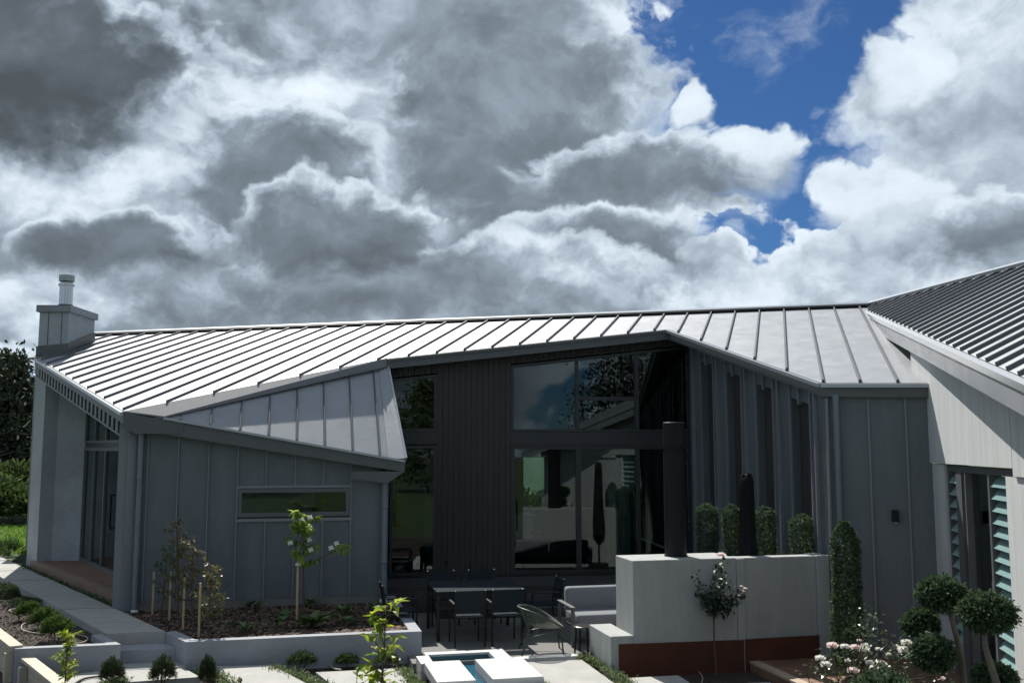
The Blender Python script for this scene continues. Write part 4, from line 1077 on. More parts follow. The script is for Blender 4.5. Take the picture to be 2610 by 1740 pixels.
lo.rotation_euler = (0, 0, R_(4))

# sofa
sf = G(1471, 1592, .33); sf.z = 0
so_ = empty('outdoor_sofa', sf + Bd * .8 + A * .4, 'grey cushioned outdoor sofa tucked behind the fireplace bench', 'sofa')
S_ = lambda a, b, z: sf + Bd * a + A * b + UP * z
SL = 1.9
for i in range(2):
    B().bbox(S_(SL * (.25 + .5 * i), .32, .39), SL * .5 - .01, .66, .17, -AZA, .04, 3).build('seat_cushion', m_cush, so_, True)
    bc = B().bbox(S_(SL * (.25 + .5 * i), .66, .60), SL * .5 - .015, .20, .42, -AZA, .06, 3).build('back_cushion', m_cush, so_, True)
for a_ in (-.06, SL + .06):
    B().bbox(S_(a_, .38, .585), .075, .8, .02, -AZA, .005, 1).build('armrest', m_frame2, so_)
    for b_ in (.02, .74): B().box(S_(a_, b_, .288), .05, .035, .57, -AZA).build('leg', m_frame2, so_)
B().box(S_(SL / 2, .36, .27), SL, .72, .045, -AZA).build('frame', m_frame2, so_)
# side table
sp_ = G(1487, 1640, 0); sp_ = Vector((.90, 14.18, 0)) 
sp_ = G(1488, 1663, 0)
stb = empty('side_table', sp_, 'small black round side table between lounge chair and fireplace bench', 'side table')
B().lathe(sp_, [(.16, .37), (.165, .375), (.165, .39), (.155, .395)], 24).build('tabletop', mat('pierced_top', (.03, .03, .03), .3, .4, var=.9, vscale=30), stb)
for k in range(4):
    an = k * math.pi / 2 + .35
    B().tube([sp_ + Vector((.12 * math.cos(an), .12 * math.sin(an), .37)), sp_ + Vector((.145 * math.cos(an), .145 * math.sin(an), 0))], .014, 8).build('leg', m_black, stb)

# closed umbrella
up_ = AY(1908, 1420, 14.55); up_.z = 0
ub = empty('closed_umbrella', up_, 'closed black patio umbrella standing behind the fireplace wall', 'umbrella')
vs = []; fs = []; n_ = 28; prof = [(.03, 2.60), (.075, 2.57), (.095, 2.50), (.088, 2.40), (.10, 2.0), (.115, 1.6), (.135, 1.2), (.15, .95), (.13, .90)]
for r_, z_ in prof:
    for j in range(n_):
        an = 2 * math.pi * j / n_; rr = r_ * (1 + .16 * math.cos(an * 8) * (1 if z_ < 2.5 else .4) + .05 * math.sin(an * 3 + z_ * 3))
        vs.append(up_ + Vector((rr * math.cos(an), rr * math.sin(an), z_ + (.03 * math.cos(an * 4) if z_ > 2.5 else 0))))
for i in range(len(prof) - 1):
    for j in range(n_): fs.append((i * n_ + j, (i + 1) * n_ + j, (i + 1) * n_ + (j + 1) % n_, i * n_ + (j + 1) % n_))
mk('canopy', vs, fs, m_umbr, ub, True)
B().tube([up_ + UP * .03, up_ + UP * 2.61], .022, 10).build('pole', m_black, ub, True)
B().lathe(up_, [(.25, 0), (.25, .05), (.2, .06)], 20).build('base', m_black, ub)
B().tube([up_ + Vector((.13, 0, 1.05)), up_ + Vector((0, -.17, 1.04)), up_ + Vector((-.15, 0, 1.05)), up_ + Vector((0, .15, 1.05)), up_ + Vector((.13, 0, 1.05))], .012, 6).build('strap', m_black, ub, True)

# ================================================================== planting
rnd = random.Random(11)
def rv(s=1.0): return Vector((rnd.uniform(-s, s), rnd.uniform(-s, s), rnd.uniform(-s, s)))
def runit():
    while True:
        v = rv()
        if .01 < v.length < 1: return v.normalized()
def leaf(b, p, d, up, L, w, fold=.25, bend=.0):
    d = d.normalized(); s = d.cross(up)
    if s.length < 1e-3: s = d.cross(Vector((.3, .8, .5)))
    s.normalize(); n = s.cross(d).normalized()
    m = p + d * L * .5; t = p + d * L - n * L * bend
    b.add([p, m + s * w * .5 + n * w * fold, t, m - s * w * .5 + n * w * fold, m - n * L * bend * .2], [(0, 4, 1), (4, 2, 1), (0, 3, 4), (4, 3, 2)])
def quick(b, p, d, L, w):
    s = d.cross(runit());
    if s.length < 1e-3: s = Vector((1, 0, 0))
    s = s.normalized() * w * .5; m = p + d * L * .5
    b.add([p, m + s, p + d * L, m - s], [(0, 1, 2, 3)])
def inpoly(p, poly):
    c = False; j = len(poly) - 1
    for i in range(len(poly)):
        a, q = poly[i], poly[j]
        if (a.y > p.y) != (q.y > p.y) and p.x < (q.x - a.x) * (p.y - a.y) / (q.y - a.y) + a.x: c = not c
        j = i
    return c
def thing(name, loc, label, cat, group=None): return empty(name, loc, label, cat, group)

# ---- background trees and shrubs
def pine(loc, h, r, label, m=None, n=70, per=42, group='dark trees beyond the house', name='pine_tree', ls=.34, low=.15):
    t = thing(name, loc, label, 'tree', group); b = B(); tr = B()
    tr.tube([loc, loc + Vector((.1, 0, h * .5)), loc + Vector((0, .1, h * .93))], [h * .022, h * .014, .03], 8)
    for i in range(n):
        f = rnd.random() ** .8; z = h * (low + (1 - low) * f); rad = r * (1 - f ** 1.6) * rnd.uniform(.35, 1.05) + .15
        an = rnd.uniform(0, 6.28); c = loc + Vector((rad * math.cos(an), rad * math.sin(an), z))
        if rnd.random() < .5: tr.tube([loc + UP * (z - .25 * rad), c], [.05, .015], 4, False)
        cr = rnd.uniform(.35, .75) * r * .34
        for k in range(per):
            p = c + Vector((rnd.gauss(0, 1) * cr * .7, rnd.gauss(0, 1) * cr * .7, rnd.gauss(0, 1) * cr * .42))
            d = (runit() + UP * .5).normalized(); quick(b, p, d, ls * rnd.uniform(.5, 1.2), ls * .42)
    tr.build('trunk', m_trunkg, t); b.build('crown', m or m_pine, t)
pine(AY(12, 1330, 44), 0, 0, '', n=0) if False else None
def gpt(px, Y, z=UZ): q = AY(px, 1300, Y); return Vector((q.x, q.y, z))
pine(gpt(6, 46), 7.2, 2.6, 'tallest dark pine rising beyond the chimney end of the house', n=120)
pine(gpt(44, 48), 5.6, 2.2, 'middle dark pine beside the tallest pine', n=100)
pine(gpt(74, 47), 4.9, 2.0, 'lower dark pine tucked against the concrete pier', n=100)
pine(gpt(-45, 44), 6.4, 2.6, 'dark pine at the outer edge of the pine group', n=90)
def shrub(name, loc, rx, ry, h, m, n, ls, label, cat='shrub', group=None, stem=True, shell_=.55, up_=.5, asp=.5):
    t = thing(name, loc, label, cat, group); b = B()
    for i in range(n):
        d = runit(); d.z = abs(d.z) * 1.0 - .25
        k = rnd.uniform(shell_, 1.0) * (1 + .18 * math.sin(d.x * 7 + loc.x) * math.cos(d.y * 6))
        p = loc + Vector((d.x * rx * k, d.y * ry * k, h * .42 + d.z * h * .55 * k))
        if p.z < loc.z + .01: p.z = loc.z + rnd.uniform(.01, .08)
        leaf(b, p, (d + UP * up_ + runit() * .7), UP + runit() * .5, ls * rnd.uniform(.6, 1.25), ls * asp)
    b.build('foliage', m, t)
    if stem:
        s = B()
        for k in range(4):
            e = loc + Vector((rnd.uniform(-.5, .5) * rx, rnd.uniform(-.5, .5) * ry, h * .55)); s.tube([loc, loc.lerp(e, .5) + rv(.03), e], [max(.006, h * .015), h * .01, .003], 5)
        s.build('stem', m_stem, t)
    return t
for i, (px, Y, rx, h, lab) in enumerate(((8, 39, 2.4, 2.6, 'broad leafy shrub under the tallest pine'), (52, 40, 2.2, 2.4, 'olive leafy shrub standing between pines and pier'), (30, 36, 1.5, 1.4, 'rounded leafy shrub in front of the taller shrubs'), (72, 35.5, 1.3, 1.4, 'rounded leafy shrub touching the concrete pier'), (-22, 36, 1.9, 1.9, 'bright leafy shrub on the lawn edge beside the path end'))):
    shrub('garden_shrub', gpt(px, Y), rx, rx * .8, h, m_bush, 2600, .26, lab, group='leafy shrubs below the pines', stem=True, up_=.3)
shrub('tussock_plant', gpt(26, 25.2, UZ), .26, .26, .34, m_berg, 220, .26, 'dark strappy tussock on the lawn edge near the pier', 'plant', up_=1.2, asp=.12)
shrub('tussock_plant', gpt(1, 24.3, UZ), .24, .24, .28, m_bush, 240, .14, 'small leafy mound where the path meets the lawn', 'plant', up_=.8, asp=.3)
for k_, (a_, lab) in enumerate(((1330, 'leafy shrub outside the rear kitchen window'), (1375, 'leafy shrub further along outside the rear kitchen window'))):
    q = AY(a_, 1290, 30.5); q.z = -.35; shrub('rear_shrub', q, .9, .7, 2.3, m_bush, 1400, .2, lab, group='shrubs behind the house')
# trees behind the camera that the glass mirrors
for (x_, y_, h, r, m, lab) in ((17, -22, 13, 3.6, m_pine, 'tall dark conifer across the garden opposite the glazed wall'), (24, -27, 9, 4.2, m_pine, 'broad dark tree across the garden opposite the glazed wall'), (29, -17, 12, 5.5, m_pine, 'leafy tree across the garden opposite the sliding doors'), (38, -8, 14, 6, m_pine, 'large dark tree beyond the right wing'), (23, -12, 3.4, 2.4, m_yellow, 'golden shrub across the garden opposite the sliding doors'), (6, -34, 8, 4, m_bush, 'leafy tree on the far lawn opposite the low wing'), (-8, -40, 9, 4.5, m_pine, 'dark tree on the far lawn opposite the low wing')):
    pine(Vector((x_, y_, -.35)), h, r, lab, m, n=120, per=60, group='trees across the garden', name='garden_tree', ls=.36, low=.06)

# ---- mulch, soil crumbs, ground cover (uncountable)
def chips(poly, n, z, s0, s1, name, m, keep=None, flat=.35):
    xs = [p.x for p in poly]; ys = [p.y for p in poly]; b = B(); k = 0
    while k < n:
        p = Vector((rnd.uniform(min(xs), max(xs)), rnd.uniform(min(ys), max(ys)), z + rnd.uniform(0, .02)))
        if not inpoly(p, poly): continue
        if keep and not keep(p): k += 1; continue
        k += 1
        an = rnd.uniform(0, 6.28); d = Vector((math.cos(an), math.sin(an), rnd.uniform(-flat, flat))).normalized(); L = rnd.uniform(s0, s1)
        s = d.cross(UP + rv(.5)).normalized() * L * rnd.uniform(.3, .55)
        b.add([p - d * L * .5 - s * .5, p + d * L * .5 - s * .4, p + d * L * .5 + s * .5, p - d * L * .5 + s * .4], [(0, 1, 2, 3)])
    return tag(b.build(name, m), kind='stuff')
chips(mulch_poly, 9000, MZ + .002, .03, .075, 'bark_mulch', m_bark)
cp = [Vector((q.x, q.y, 0)) for q in (fl1 + A * .15, fl0 + A * .15 - Bd * .2, fl0 + Dd * .95 - Bd * .2, s0 + Dd * 9 - Bd * .05, fl1 + Dd * 9)]
m_clod = mat('soil_crumbs', (.075, .058, .045), .95, island=.8)
chips(cp, 6000, UZ + .005, .02, .06, 'soil_crumbs', m_clod, flat=.8)
lowp = [Vector((-5.4, 8.5, 0)), Vector((5, 8.5, 0)), Vector((5, 13.2, 0)), Vector((.2, 13.6, 0)), Vector((-4.6, 13.2, 0))]
chips(lowp, 9000, SOILZ + .005, .02, .06, 'soil_crumbs', m_clod, flat=.8)
def cover_strip(pts, w, n, ls, z, label_name='ground_cover', m=m_cover, h=.05):
    b = B()
    for i in range(n):
        t = rnd.random() * (len(pts) - 1); k = min(int(t), len(pts) - 2); p = pts[k].lerp(pts[k + 1], t - k)
        p = p + Vector((rnd.gauss(0, w * .4), rnd.gauss(0, w * .4), 0)); p.z = z + rnd.uniform(0, h)
        leaf(b, p, runit() + UP * .8, UP + rv(.5), ls * rnd.uniform(.6, 1.3), ls * .35)
    tag(b.build(label_name, m), kind='stuff')
cover_strip([G(1020, 1702, 0), G(1075, 1760, 0)], .17, 1500, .055, SOILZ + .03, h=.10)
cover_strip([G(1318, 1682, 0), G(1400, 1755, 0)], .09, 900, .05, SOILZ + .05, h=.08)
cover_strip([G(1478, 1672, 0), G(1530, 1690, 0), G(1640, 1770, 0)], .13, 1500, .055, SOILZ + .05, h=.11)
cover_strip([G(690, 1700, 0), G(760, 1715, 0), G(830, 1745, 0)], .17, 1100, .055, SOILZ + .03, h=.1)
cover_strip([G(510, 1700, 0), G(570, 1720, 0), G(590, 1745, 0)], .14, 800, .055, SOILZ + .03, h=.1)
cover_strip([G(330, 1735, 0), G(262, 1748, 0)], .10, 600, .05, SOILZ + .05, h=.12)
cover_strip([df(-.3, -.16, 0), df(dL * .5, -.17, 0), df(dL + .4, -.16, 0)], .10, 2600, .06, UZ + .02, m=m_berg, h=.08)
# low lawn blades in the left background
b = B()
for i in range(14000):
    p = Vector((rnd.uniform(-19, -11.5), rnd.uniform(25.4, 35), UZ + .01)); quick(b, p, (UP + rv(.6)).normalized(), rnd.uniform(.05, .12), .04)
tag(b.build('grass', m_grass), kind='stuff')

# ---- corner planter shrubs
for px, py, w, h, lab in ((140, 1634, .42, .40, 'round bright green shrub nearest the steps in the corner planter'), (112, 1604, .40, .37, 'round bright green shrub in the middle of the corner planter row'), (72, 1582, .40, .34, 'round bright green shrub at the far end of the corner planter row')):
    q = G(px, py, UZ); shrub('round_shrub', q, w * .52, w * .52, h, m_conif, 2600, .055, lab, group='round shrubs in the corner planter', up_=.9, asp=.3)
q = G(30, 1540, UZ); shrub('small_conifer', q, .12, .12, .36, m_sconif, 700, .07, 'thin upright conifer seedling behind the round shrubs', up_=1.0, asp=.25)
q = G(62, 1545, UZ); shrub('creeping_shrub', q, .3, .22, .16, m_sconif, 700, .06, 'flat creeping shrub between the seedling and the round shrubs', up_=.4, asp=.3)
q = G(2, 1530, UZ); shrub('creeping_shrub', q, .28, .28, .34, m_sconif, 800, .07, 'dark feathery shrub at the open end of the corner planter', up_=.7, asp=.25)
# ---- little conifers by the slabs
for px, py, w, h, lab in ((283, 1760, .30, .48, 'grey green dwarf conifer in front of the corner planter wall'), (414, 1760, .32, .50, 'bushy dwarf conifer standing in front of the steps'), (527, 1758, .20, .50, 'slim upright dwarf conifer between the first two paving slabs')):
    q = G(px, py, SOILZ); shrub('dwarf_conifer', q, w * .5, w * .5, h, m_sconif, 2200, .05, lab, group='dwarf conifers along the slabs', up_=1.0, asp=.28)
# ---- low shrubs before the long planter
for px, py, w, h, lab in ((770, 1706, .42, .28, 'low white dotted shrub against the long planter wall'), (885, 1700, .34, .20, 'low white dotted shrub behind the lime leaved sapling'), (985, 1704, .40, .24, 'low dark shrub at the planter corner beside the water feature')):
    q = G(px, py, SOILZ + .03); shrub('low_shrub', q, w * .5, w * .4, h, m_glossy, 1100, .045, lab, group='low shrubs before the planter', up_=.8, asp=.45)
# ---- broad leaved clumps in the planter
def bergenia(px, py, r, n, lab):
    q = G(px, py, MZ); t = thing('broad_leaf_plant', q, lab, 'plant', 'broad leaved clumps in the mulch'); b = B()
    for i in range(n):
        an = rnd.uniform(0, 6.28); d = Vector((math.cos(an), math.sin(an), rnd.uniform(.3, 1.3))); p = q + Vector((d.x, d.y, 0)) * r * rnd.uniform(.0, .5) + UP * rnd.uniform(.02, r * .5)
        leaf(b, p, d, UP, r * rnd.uniform(.6, .95), r * .55, .12, .15)
    b.build('foliage', m_berg, t)
for px, py, r, n, lab in ((598, 1598, .13, 9, 'small broad leaved clump behind the sunny mulch'), (628, 1615, .17, 16, 'olive broad leaved clump on the sunny mulch'), (706, 1600, .19, 12, 'lime broad leaved clump on the sunny mulch'), (722, 1582, .18, 10, 'dark broad leaved clump behind the lime clump'), (798, 1602, .26, 34, 'largest dark broad leaved clump at the foot of the dogwood'), (872, 1570, .20, 16, 'broad leaved clump in the shade behind the white edged clump'), (884, 1594, .18, 18, 'white edged broad leaved clump near the planter front'), (960, 1590, .2, 18, 'broad leaved clump at the planter corner behind the lime sapling'), (955, 1558, .16, 10, 'broad leaved clump in the deep shade below the downpipe'), (640, 1552, .2, 12, 'flat dark clump near the wall below the strip window'), (548, 1575, .16, 10, 'flat dark clump behind the staked saplings'), (790, 1548, .18, 12, 'dark clump against the wall beside the dogwood stake')):
    bergenia(px, py, r, n, lab)
# ---- staked saplings
def twig_tree(name, q, h, spread, nbr, m, ls, nl, lab, cat, group=None, lean=0.0, asp=.32, flowers=None, start=.35, droop=.3, bend=.1):
    t = thing(name, q, lab, cat, group); s = B(); b = B()
    top = q + Vector((lean * h, 0, h)); mid = q.lerp(top, .5) + rv(.03)
    pts = [q, q.lerp(mid, .5) + rv(.01), mid, mid.lerp(top, .5) + rv(.02), top]; s.tube(pts, [h * .011, h * .009, h * .007, h * .005, .002], 6)
    ends = []
    for k in range(nbr):
        f = start + (1 - start) * (k + rnd.random() * .6) / nbr; base = q.lerp(mid, f * 2) if f < .5 else mid.lerp(top, f * 2 - 1)
        an = rnd.uniform(0, 6.28); L = spread * rnd.uniform(.5, 1.1) * (1.15 - .6 * f)
        e = base + Vector((math.cos(an) * L, math.sin(an) * L, L * rnd.uniform(.2, .8)))
        s.tube([base, base.lerp(e, .5) + UP * .02, e], [h * .004, h * .003, .0015], 4, False)
        for i in range(nl):
            p = base.lerp(e, rnd.uniform(.25, 1.0)); d = (e - base).normalized() * .6 + runit() - UP * droop
            leaf(b, p, d, UP + rv(.3), ls * rnd.uniform(.65, 1.2), ls * asp, .2, bend)
        ends.append(e)
    for i in range(nl):
        leaf(b, mid.lerp(top, rnd.uniform(.2, 1)), runit() + UP * .3, UP, ls * rnd.uniform(.6, 1.1), ls * asp, .2, bend)
    s.build('stem', m_stem, t); b.build('foliage', m, t)
    return t, ends, top
ordn = ('first staked glossy sapling, beside the corner downpipe', 'second staked glossy sapling from the corner downpipe', 'middle staked glossy sapling of the row', 'fourth staked glossy sapling from the corner downpipe', 'last staked glossy sapling, nearest the planter corner')
stk = ((350.5, 1544, 1440, 1.05), (388, 1566.5, 1457, 1.05), (431, 1583, 1456, 1.55), (466, 1603, 1471, 1.30), (506, 1625, 1485, 1.0))
for i, (px, py, pt, h) in enumerate(stk):
    q = G(px, py, MZ); Y = q.y; zt2 = AY(px, pt, Y).z
    w = thing('garden_stake', q, 'pale square timber stake of the ' + ordn[i].split(',')[0].replace('staked glossy sapling', 'glossy sapling'), 'stake', 'timber stakes of the sapling row')
    B().box(q + UP * ((zt2 - q.z) / 2 - .02), .032, .032, zt2 - q.z + .04, .3).build('post', m_stake, w)
    B().tube([q + Vector((.02, -.01, .42)), q + Vector((.13, .02, .44))], .006, 5).build('tie', m_dripl, w)
    twig_tree('sapling', q + Vector((.13, .03, 0)), h, .30, 15 if i < 2 else 20, m_olive if i > 1 else m_glossy, .085, 22 if i > 1 else 15, ordn[i], 'sapling', 'staked saplings beside the path', lean=rnd.uniform(-.06, .06) - (.06 if i == 2 else 0), start=.22)
# ---- dogwood
q = G(774, 1575, MZ)
def flower(b, p, r, n=4, up=UP):
    for k in range(n):
        an = k * 6.283 / n + .4; tl = Vector((rnd.uniform(-.3, .3), -.8, .6)).normalized(); ex = tl.cross(UP).normalized(); ey = ex.cross(tl); d = ex * math.cos(an) + ey * math.sin(an) + tl * .2; leaf(b, p, d, tl, r, r * .85, .1, .12)
dt_, ends, top = twig_tree('dogwood_tree', q, 1.66, .44, 19, m_dog, .12, 18, 'young dogwood with lime leaves and white star flowers before the strip window', 'tree', lean=-.02, asp=.42, start=.5, droop=.9, bend=.3)
e2_ = q + Vector((.62, .0, 1.12)); s = B().tube([q + UP * .82, q + Vector((.3, 0, .98)), e2_], [.008, .006, .003], 5); s.build('branch', m_stem, dt_)
b = B()
for i in range(26): leaf(b, e2_ + Vector((rnd.uniform(-.18, .12), rnd.uniform(-.08, .08), rnd.uniform(-.04, .06))), runit() - UP * .8, UP, .12, .05, .2, .3)
b.build('foliage', m_dog, dt_)
for px, py in ((769, 1324), (740, 1383), (788, 1375), (792, 1401), (844, 1396), (858, 1384), (790, 1318)):
    b = B(); p = AY(px, py, q.y - .12 + rnd.uniform(-.1, .1)); flower(b, p, .055); b.build('flower', m_petal, dt_)
qs = G(756, 1580, MZ); w = thing('garden_stake', qs, 'grey timber stake beside the young dogwood', 'stake')
B().box(qs + UP * .45, .035, .035, .94, .2).build('post', m_stake, w); B().tube([qs + UP * .38, q + UP * .52], .005, 4).build('tie', m_dripl, w)
pt_ = AY(762, 1437, qs.y - .05); B().box(pt_, .11, .006, .04, .25).build('tag', m_white2, w)
# ---- lime sapling in front
def lime(px, Y, ztop, nb_, ls, lab, name='lime_sapling', spread=.26, m=m_lime, start=.42, nl=5):
    q = AY(px, 1500, Y); q.z = SOILZ
    return twig_tree(name, q, ztop - SOILZ, spread, nb_, m, ls, nl, lab, 'sapling', None, lean=.03, asp=.48, start=start, droop=.15, bend=.25)
lime(972, 9.2, 1.56, 24, .135, 'tall sapling with broad lime green leaves before the planter wall', start=.40, nl=4, spread=.25)
lime(905, 9.0, .98, 6, .12, 'short lime leaved shoot beside the tall lime sapling', nl=4, spread=.15, start=.55)
lime(772, 10.5, .42, 5, .10, 'small green shoot growing beside the paving strip', nl=3, spread=.13, start=.5, m=m_bush)
lime(617, 10.5, .58, 6, .10, 'thin reddish leaved shoot before the second slab', nl=3, spread=.13, start=.4, m=m_olive)
q = AY(160, 1740, 11.4); q.z = SOILZ
twig_tree('leafy_shoot', q, 1.02, .17, 20, m_lime, .085, 9, 'leafy lime shoot beside the lower timber wall', 'sapling', lean=.05, asp=.42, start=.45, droop=-.2, bend=.15)

# ---- clipped topiary
def topiary(name, q, rad, h0, h1, n, lab, cat='topiary', group=None, prof=None, m=m_top, ls=.05, trunk=True):
    t = thing(name, q, lab, cat, group); b = B()
    for i in range(n):
        f = rnd.random(); an = rnd.uniform(0, 6.283); r_ = rad * prof(f) * (1 + .10 * math.sin(an * 5 + f * 23) * math.sin(f * 31 + an * 2))
        k = rnd.uniform(.72, 1.02) * (1.14 if rnd.random() < .02 else 1); z = h0 + (h1 - h0) * f
        if f > .97: k = rnd.uniform(0, 1)
        p = q + Vector((r_ * k * math.cos(an), r_ * k * math.sin(an), z)); d = Vector((math.cos(an), math.sin(an), .35)) + runit() * .8
        leaf(b, p, d, UP + rv(.6), ls * rnd.uniform(.6, 1.2), ls * .55)
    b.build('foliage', m, t)
    if trunk: B().tube([q - UP * .02, q + UP * (h0 + .2 * (h1 - h0))], [.03, .02], 7).build('trunk', m_stem, t)
    return t
pcol = lambda f: min(1, (1 - f) * 14 + .35) * (.96 + .05 * math.sin(f * 9))
for px, Y, wpx, ptop, lab in ((1803, 16.9, 52, 1284, 'clipped dark green column shrub beside the black flue'), (1866, 16.2, 40, 1287, 'clipped column shrub partly hidden by the closed umbrella'), (1952, 15.6, 48, 1292, 'clipped column shrub between umbrella and pleated wall'), (2046, 14.9, 58, 1312, 'clipped column shrub near the end of the fireplace wall')):
    q = AY(px, 1400, Y); zt3 = AY(px, ptop, Y).z; q.z = 0
    topiary('column_shrub', q, wpx / 2477 * Y / 2 * 1.02, .12, zt3, 6500, lab, group='clipped columns before the pleated wall', prof=pcol, ls=.045)
q = AY(2162, 1620, 13.0); q.z = SOILZ; zt3 = AY(2160, 1330, 13.0).z
topiary('cone_shrub', q, .205, .28, zt3 - SOILZ, 8500, 'tall clipped cone shrub before the flat grey wall', prof=lambda f: (.96 + .06 * math.sin(f * 9)) * (1 - .22 * f) * min(1, (1 - f) * 6 + .22) * min(1, f * 8 + .6), ls=.05)
def ball_pts(b, c, rx, rz, n, ls):
    for i in range(n):
        d = runit(); k = rnd.uniform(.72, 1.03) * (1.13 if rnd.random() < .02 else 1) * (1 + .14 * math.sin(d.x * 11 + c.x * 7) * math.sin(d.y * 10 + d.z * 11 + c.z * 5))
        p = c + Vector((d.x * rx, d.y * rx, d.z * rz)) * k
        leaf(b, p, d + runit() * .8, UP + rv(.6), ls * rnd.uniform(.6, 1.2), ls * .5)
def cloudtree(pads, trunk, branches, q, lab, Y):
    t = thing('cloud_pruned_tree', q, lab, 'topiary', 'cloud pruned trees by the louvred window')
    for (x_, y_, wx, wy, dy) in pads:
        c = AY(x_, y_, Y + dy); b = B(); ball_pts(b, c, wx / 2477 * Y / 2 * .84, wy / 2477 * Y / 2 * .84, 5600, .042); b.build('foliage_pad', m_top, t)
    pts = [AY(x_, y_, Y) for x_, y_ in trunk]; pts.append(q)
    B().tube(pts, [.022 + .004 * i for i in range(len(pts))], 8).build('trunk', m_trunkg, t, True)
    for br in branches: B().tube([AY(x_, y_, Y) for x_, y_ in br], .016, 6).build('branch', m_trunkg, t, True)
q = AY(2475, 1800, 9.3); q.z = SOILZ
cloudtree([(2400, 1513, 130, 92, 0), (2346, 1588, 98, 76, .25), (2378, 1664, 112, 92, -.1)], [(2418, 1550), (2432, 1600), (2446, 1650), (2452, 1700)], [[(2452, 1716), (2430, 1706), (2400, 1690)], [(2440, 1640), (2400, 1625), (2360, 1610)]], q, 'cloud pruned tree with three dark green pads, before the concrete column', 9.3)
q = AY(2560, 1800, 8.7); q.z = SOILZ
cloudtree([(2516, 1560, 150, 104, 0), (2536, 1726, 116, 70, .2)], [(2508, 1600), (2512, 1650), (2524, 1690), (2540, 1740)], [], q, 'cloud pruned tree with one large round pad, before the louvred window', 8.7)
q = AY(2255, 1760, 8.6); zz = AY(2255, 1712, 8.6).z; q.z = SOILZ
t = thing('round_topiary', q, 'round clipped shrub below the white roses', 'topiary'); b = B(); ball_pts(b, Vector((q.x, q.y, zz - .22)), .25, .2, 4200, .05); b.build('foliage', m_top, t); B().tube([q, Vector((q.x, q.y, zz - .2))], .02, 6).build('trunk', m_trunkg, t)

# ---- roses
def rose(b, c, r, n=16):
    for k in range(n):
        f = k / n; an = k * 2.4; el_ = .15 + f * 1.2; d = Vector((math.cos(an) * math.cos(el_), math.sin(an) * math.cos(el_), math.sin(el_)))
        p = c + d * r * .12; leaf(b, p, d + UP * .25, d.cross(UP) + rv(.2), r * (1.1 - .45 * f), r * .95, -.25, -.2)
q = G(1826, 1722, SOILZ); t = thing('standard_rose', q, 'standard rose tree with pale pink blooms before the fireplace wall', 'rose tree')
hb_ = AY(1822, 1565, q.y).z
B().tube([q, q + Vector((-.02, 0, (hb_ - q.z) * .5)), Vector((q.x - .02, q.y, hb_))], [.014, .012, .012], 7).build('trunk', m_stem, t)
b = B(); s = B(); cc_ = AY(1822, 1500, q.y)
for px, py in ((1775, 1470), (1795, 1530), (1835, 1440), (1850, 1475), (1880, 1500), (1860, 1545), (1800, 1500), (1830, 1520), (1780, 1510), (1845, 1410), (1822, 1480), (1812, 1550), (1870, 1530), (1895, 1515)):
    e = AY(px, py, q.y + rnd.uniform(-.22, .22)); s.tube([Vector((q.x - .02, q.y, hb_)), (Vector((q.x, q.y, hb_)).lerp(e, .5)) + UP * .04, e], [.007, .005, .003], 4, False)
    for i in range(36): leaf(b, Vector((q.x, q.y, hb_)).lerp(e, rnd.uniform(.3, 1.05)) + rv(.06), runit() - UP * .2, UP + rv(.3), .085 * rnd.uniform(.6, 1.2), .045, .15, .15)
s.build('branch', m_stem, t); b.build('foliage', m_rose, t)
for px, py, r in ((1838, 1416, .062), (1890, 1509, .048), (1899, 1500, .028), (1889, 1494, .022), (1768, 1468, .02)):
    b = B(); rose(b, AY(px, py, q.y - .05), r, 22); b.build('bloom', m_pink if r > .02 else m_petal, t)
q = AY(2170, 1800, 9.4); q.z = SOILZ
t = thing('rose_bush', q, 'bush of white and blush roses at the deck edge', 'rose bush'); b = B(); s = B()
RB = [(2121, 1648, .058, 1), (2090, 1680, .05, 0), (2104, 1696, .055, 0), (2153, 1650, .045, 0), (2180, 1652, .05, 1), (2198, 1658, .062, 0), (2207, 1648, .05, 0), (2174, 1712, .058, 1), (2225, 1704, .05, 0), (2246, 1693, .05, 0), (2304, 1660, .062, 0), (2310, 1640, .055, 0), (2190, 1633, .025, 1), (2405, 1715, .04, 1), (2398, 1730, .04, 1), (2264, 1668, .03, 0), (2216, 1690, .04, 0), (2238, 1655, .03, 0), (2160, 1685, .03, 0), (2285, 1648, .03, 0)]
for px, py, r, pk in RB:
    c = AY(px, py, 9.4 + rnd.uniform(-.3, .3)); bb = B(); rose(bb, c, r, 26); bb.build('bloom', m_pink if pk else m_petal, t)
    s.tube([q + rv(.1) * .5 + UP * .5, (q + UP * .8).lerp(c, .5) + rv(.05), c - UP * .02], [.008, .005, .004], 4, False)
    for i in range(16): leaf(b, c + Vector((rnd.gauss(0, .09), rnd.gauss(0, .09), -abs(rnd.gauss(0, .12)) - .02)), runit(), UP + rv(.4), .055 * rnd.uniform(.6, 1.2), .034, .15, .1)
for px, py in ((2205, 1550), (2220, 1565), (2195, 1585), (2250, 1610), (2260, 1630), (2300, 1625), (2190, 1610), (2210, 1600), (2230, 1680), (2330, 1690), (2300, 1710), (2200, 1720), (2130, 1715), (2260, 1720)):
    e = AY(px, py, 9.4 + rnd.uniform(-.2, .2)); s.tube([q + UP * .7, (q + UP * .9).lerp(e, .6), e], [.007, .005, .002], 4, False)
    for i in range(16): leaf(b, e + Vector((rnd.gauss(0, .05), rnd.gauss(0, .05), rnd.uniform(-.12, .03))), runit(), UP + rv(.4), .05 * rnd.uniform(.5, 1.2), .03, .15, .1)
s.build('stem', m_stem, t); b.build('foliage', m_glossy, t)
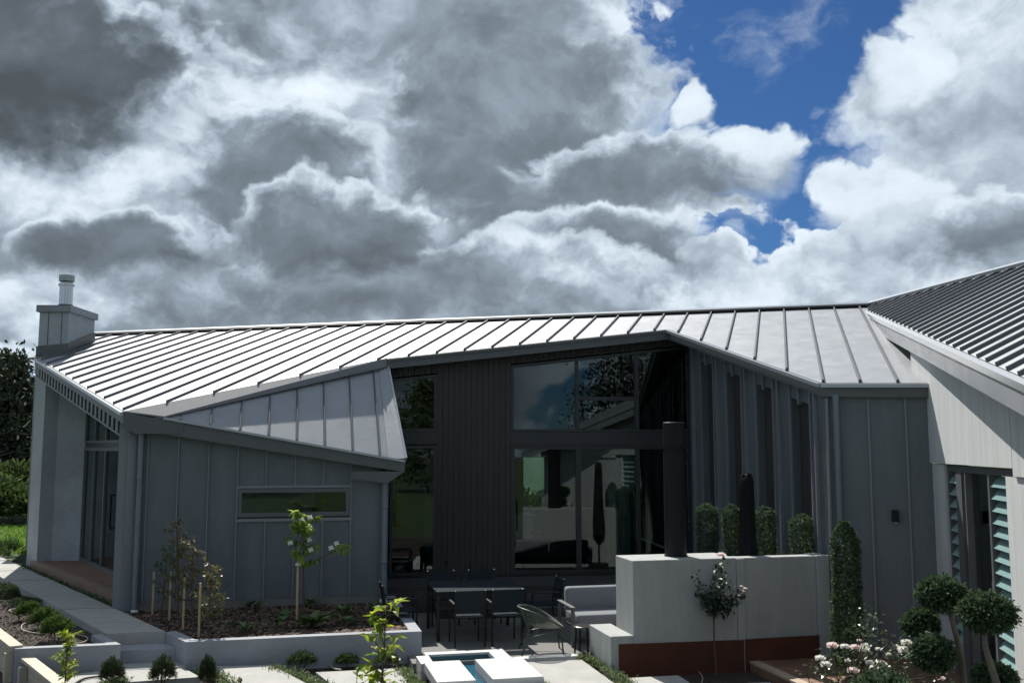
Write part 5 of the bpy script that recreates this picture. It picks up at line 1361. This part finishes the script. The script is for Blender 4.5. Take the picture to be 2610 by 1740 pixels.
for px, py, lab in ((2047, 1707, 0),):
    q = AY(2075, 1760, 9.6); q.z = SOILZ; t = thing('seed_head_plant', q, 'dry seed heads on thin bent stems before the deck', 'plant'); s = B()
    for a_, b_ in ((2032, 1710), (2051, 1696), (2078, 1701)):
        e = AY(a_, b_, 9.6); s.tube([q, AY(2062, 1730, 9.6), e], .004, 4); 
        h_ = B(); rose(h_, e, .022, 10); h_.build('seed_head', m_stake, t)
    s.build('stem', m_stem, t)

# ---- irrigation tubes
def hose(pts, m, lab, r=.009):
    P = [Vector(p) for p in pts]; out = []
    for i in range(len(P) - 1):
        p0, p1, p2, p3 = P[max(i - 1, 0)], P[i], P[i + 1], P[min(i + 2, len(P) - 1)]
        for k in range(6):
            t = k / 6; out.append(.5 * ((2 * p1) + (p2 - p0) * t + (2 * p0 - 5 * p1 + 4 * p2 - p3) * t * t + (3 * p1 - p0 - 3 * p2 + p3) * t ** 3))
    out.append(P[-1]); tag(B().tube(out, r, 6).build('irrigation_tube', m, None, True), lab, 'hose')
gz = UZ + .03
hose([G(80, 1583, gz), G(58, 1590, gz), G(56, 1602, gz), G(75, 1610, gz), G(110, 1614, gz)], m_hose, 'pale tube looping round the middle shrub of the corner planter')
hose([G(190, 1616, gz), G(215, 1620, gz), G(224, 1628, gz), G(210, 1636, gz), G(185, 1640, gz)], m_hose, 'pale tube looping out beside the shrub nearest the steps')
hose([G(0, 1530, gz), G(28, 1531, gz)], m_hose, 'pale tube end lying before the conifer seedling')
hose([G(45, 1561, gz), G(25, 1556, gz), G(28, 1552, gz), G(50, 1551, gz)], m_hose, 'pale tube looping round the far shrub of the corner planter')
hose([G(185, 1745, .02), G(215, 1728, .02), G(262, 1720, .02), G(300, 1708, .02)], m_dripl, 'black tube lying across the slab in front of the corner planter', .014)
hose([G(735, 1690, SOILZ + .05), G(742, 1708, SOILZ + .05), G(760, 1714, SOILZ + .05), G(790, 1712, SOILZ + .05)], m_hose, 'pale tube curling below the first low shrub')
hose([G(828, 1680, SOILZ + .05), G(838, 1690, SOILZ + .05), G(850, 1702, SOILZ + .05), G(870, 1706, SOILZ + .05)], m_hose, 'pale tube curving between the two white dotted shrubs', .013)
hose([G(1725, 1703, SOILZ + .03), G(1770, 1705, SOILZ + .03), G(1790, 1722, SOILZ + .03), G(1788, 1742, SOILZ + .03)], m_hose, 'thin tube on the dark bed under the standard rose')
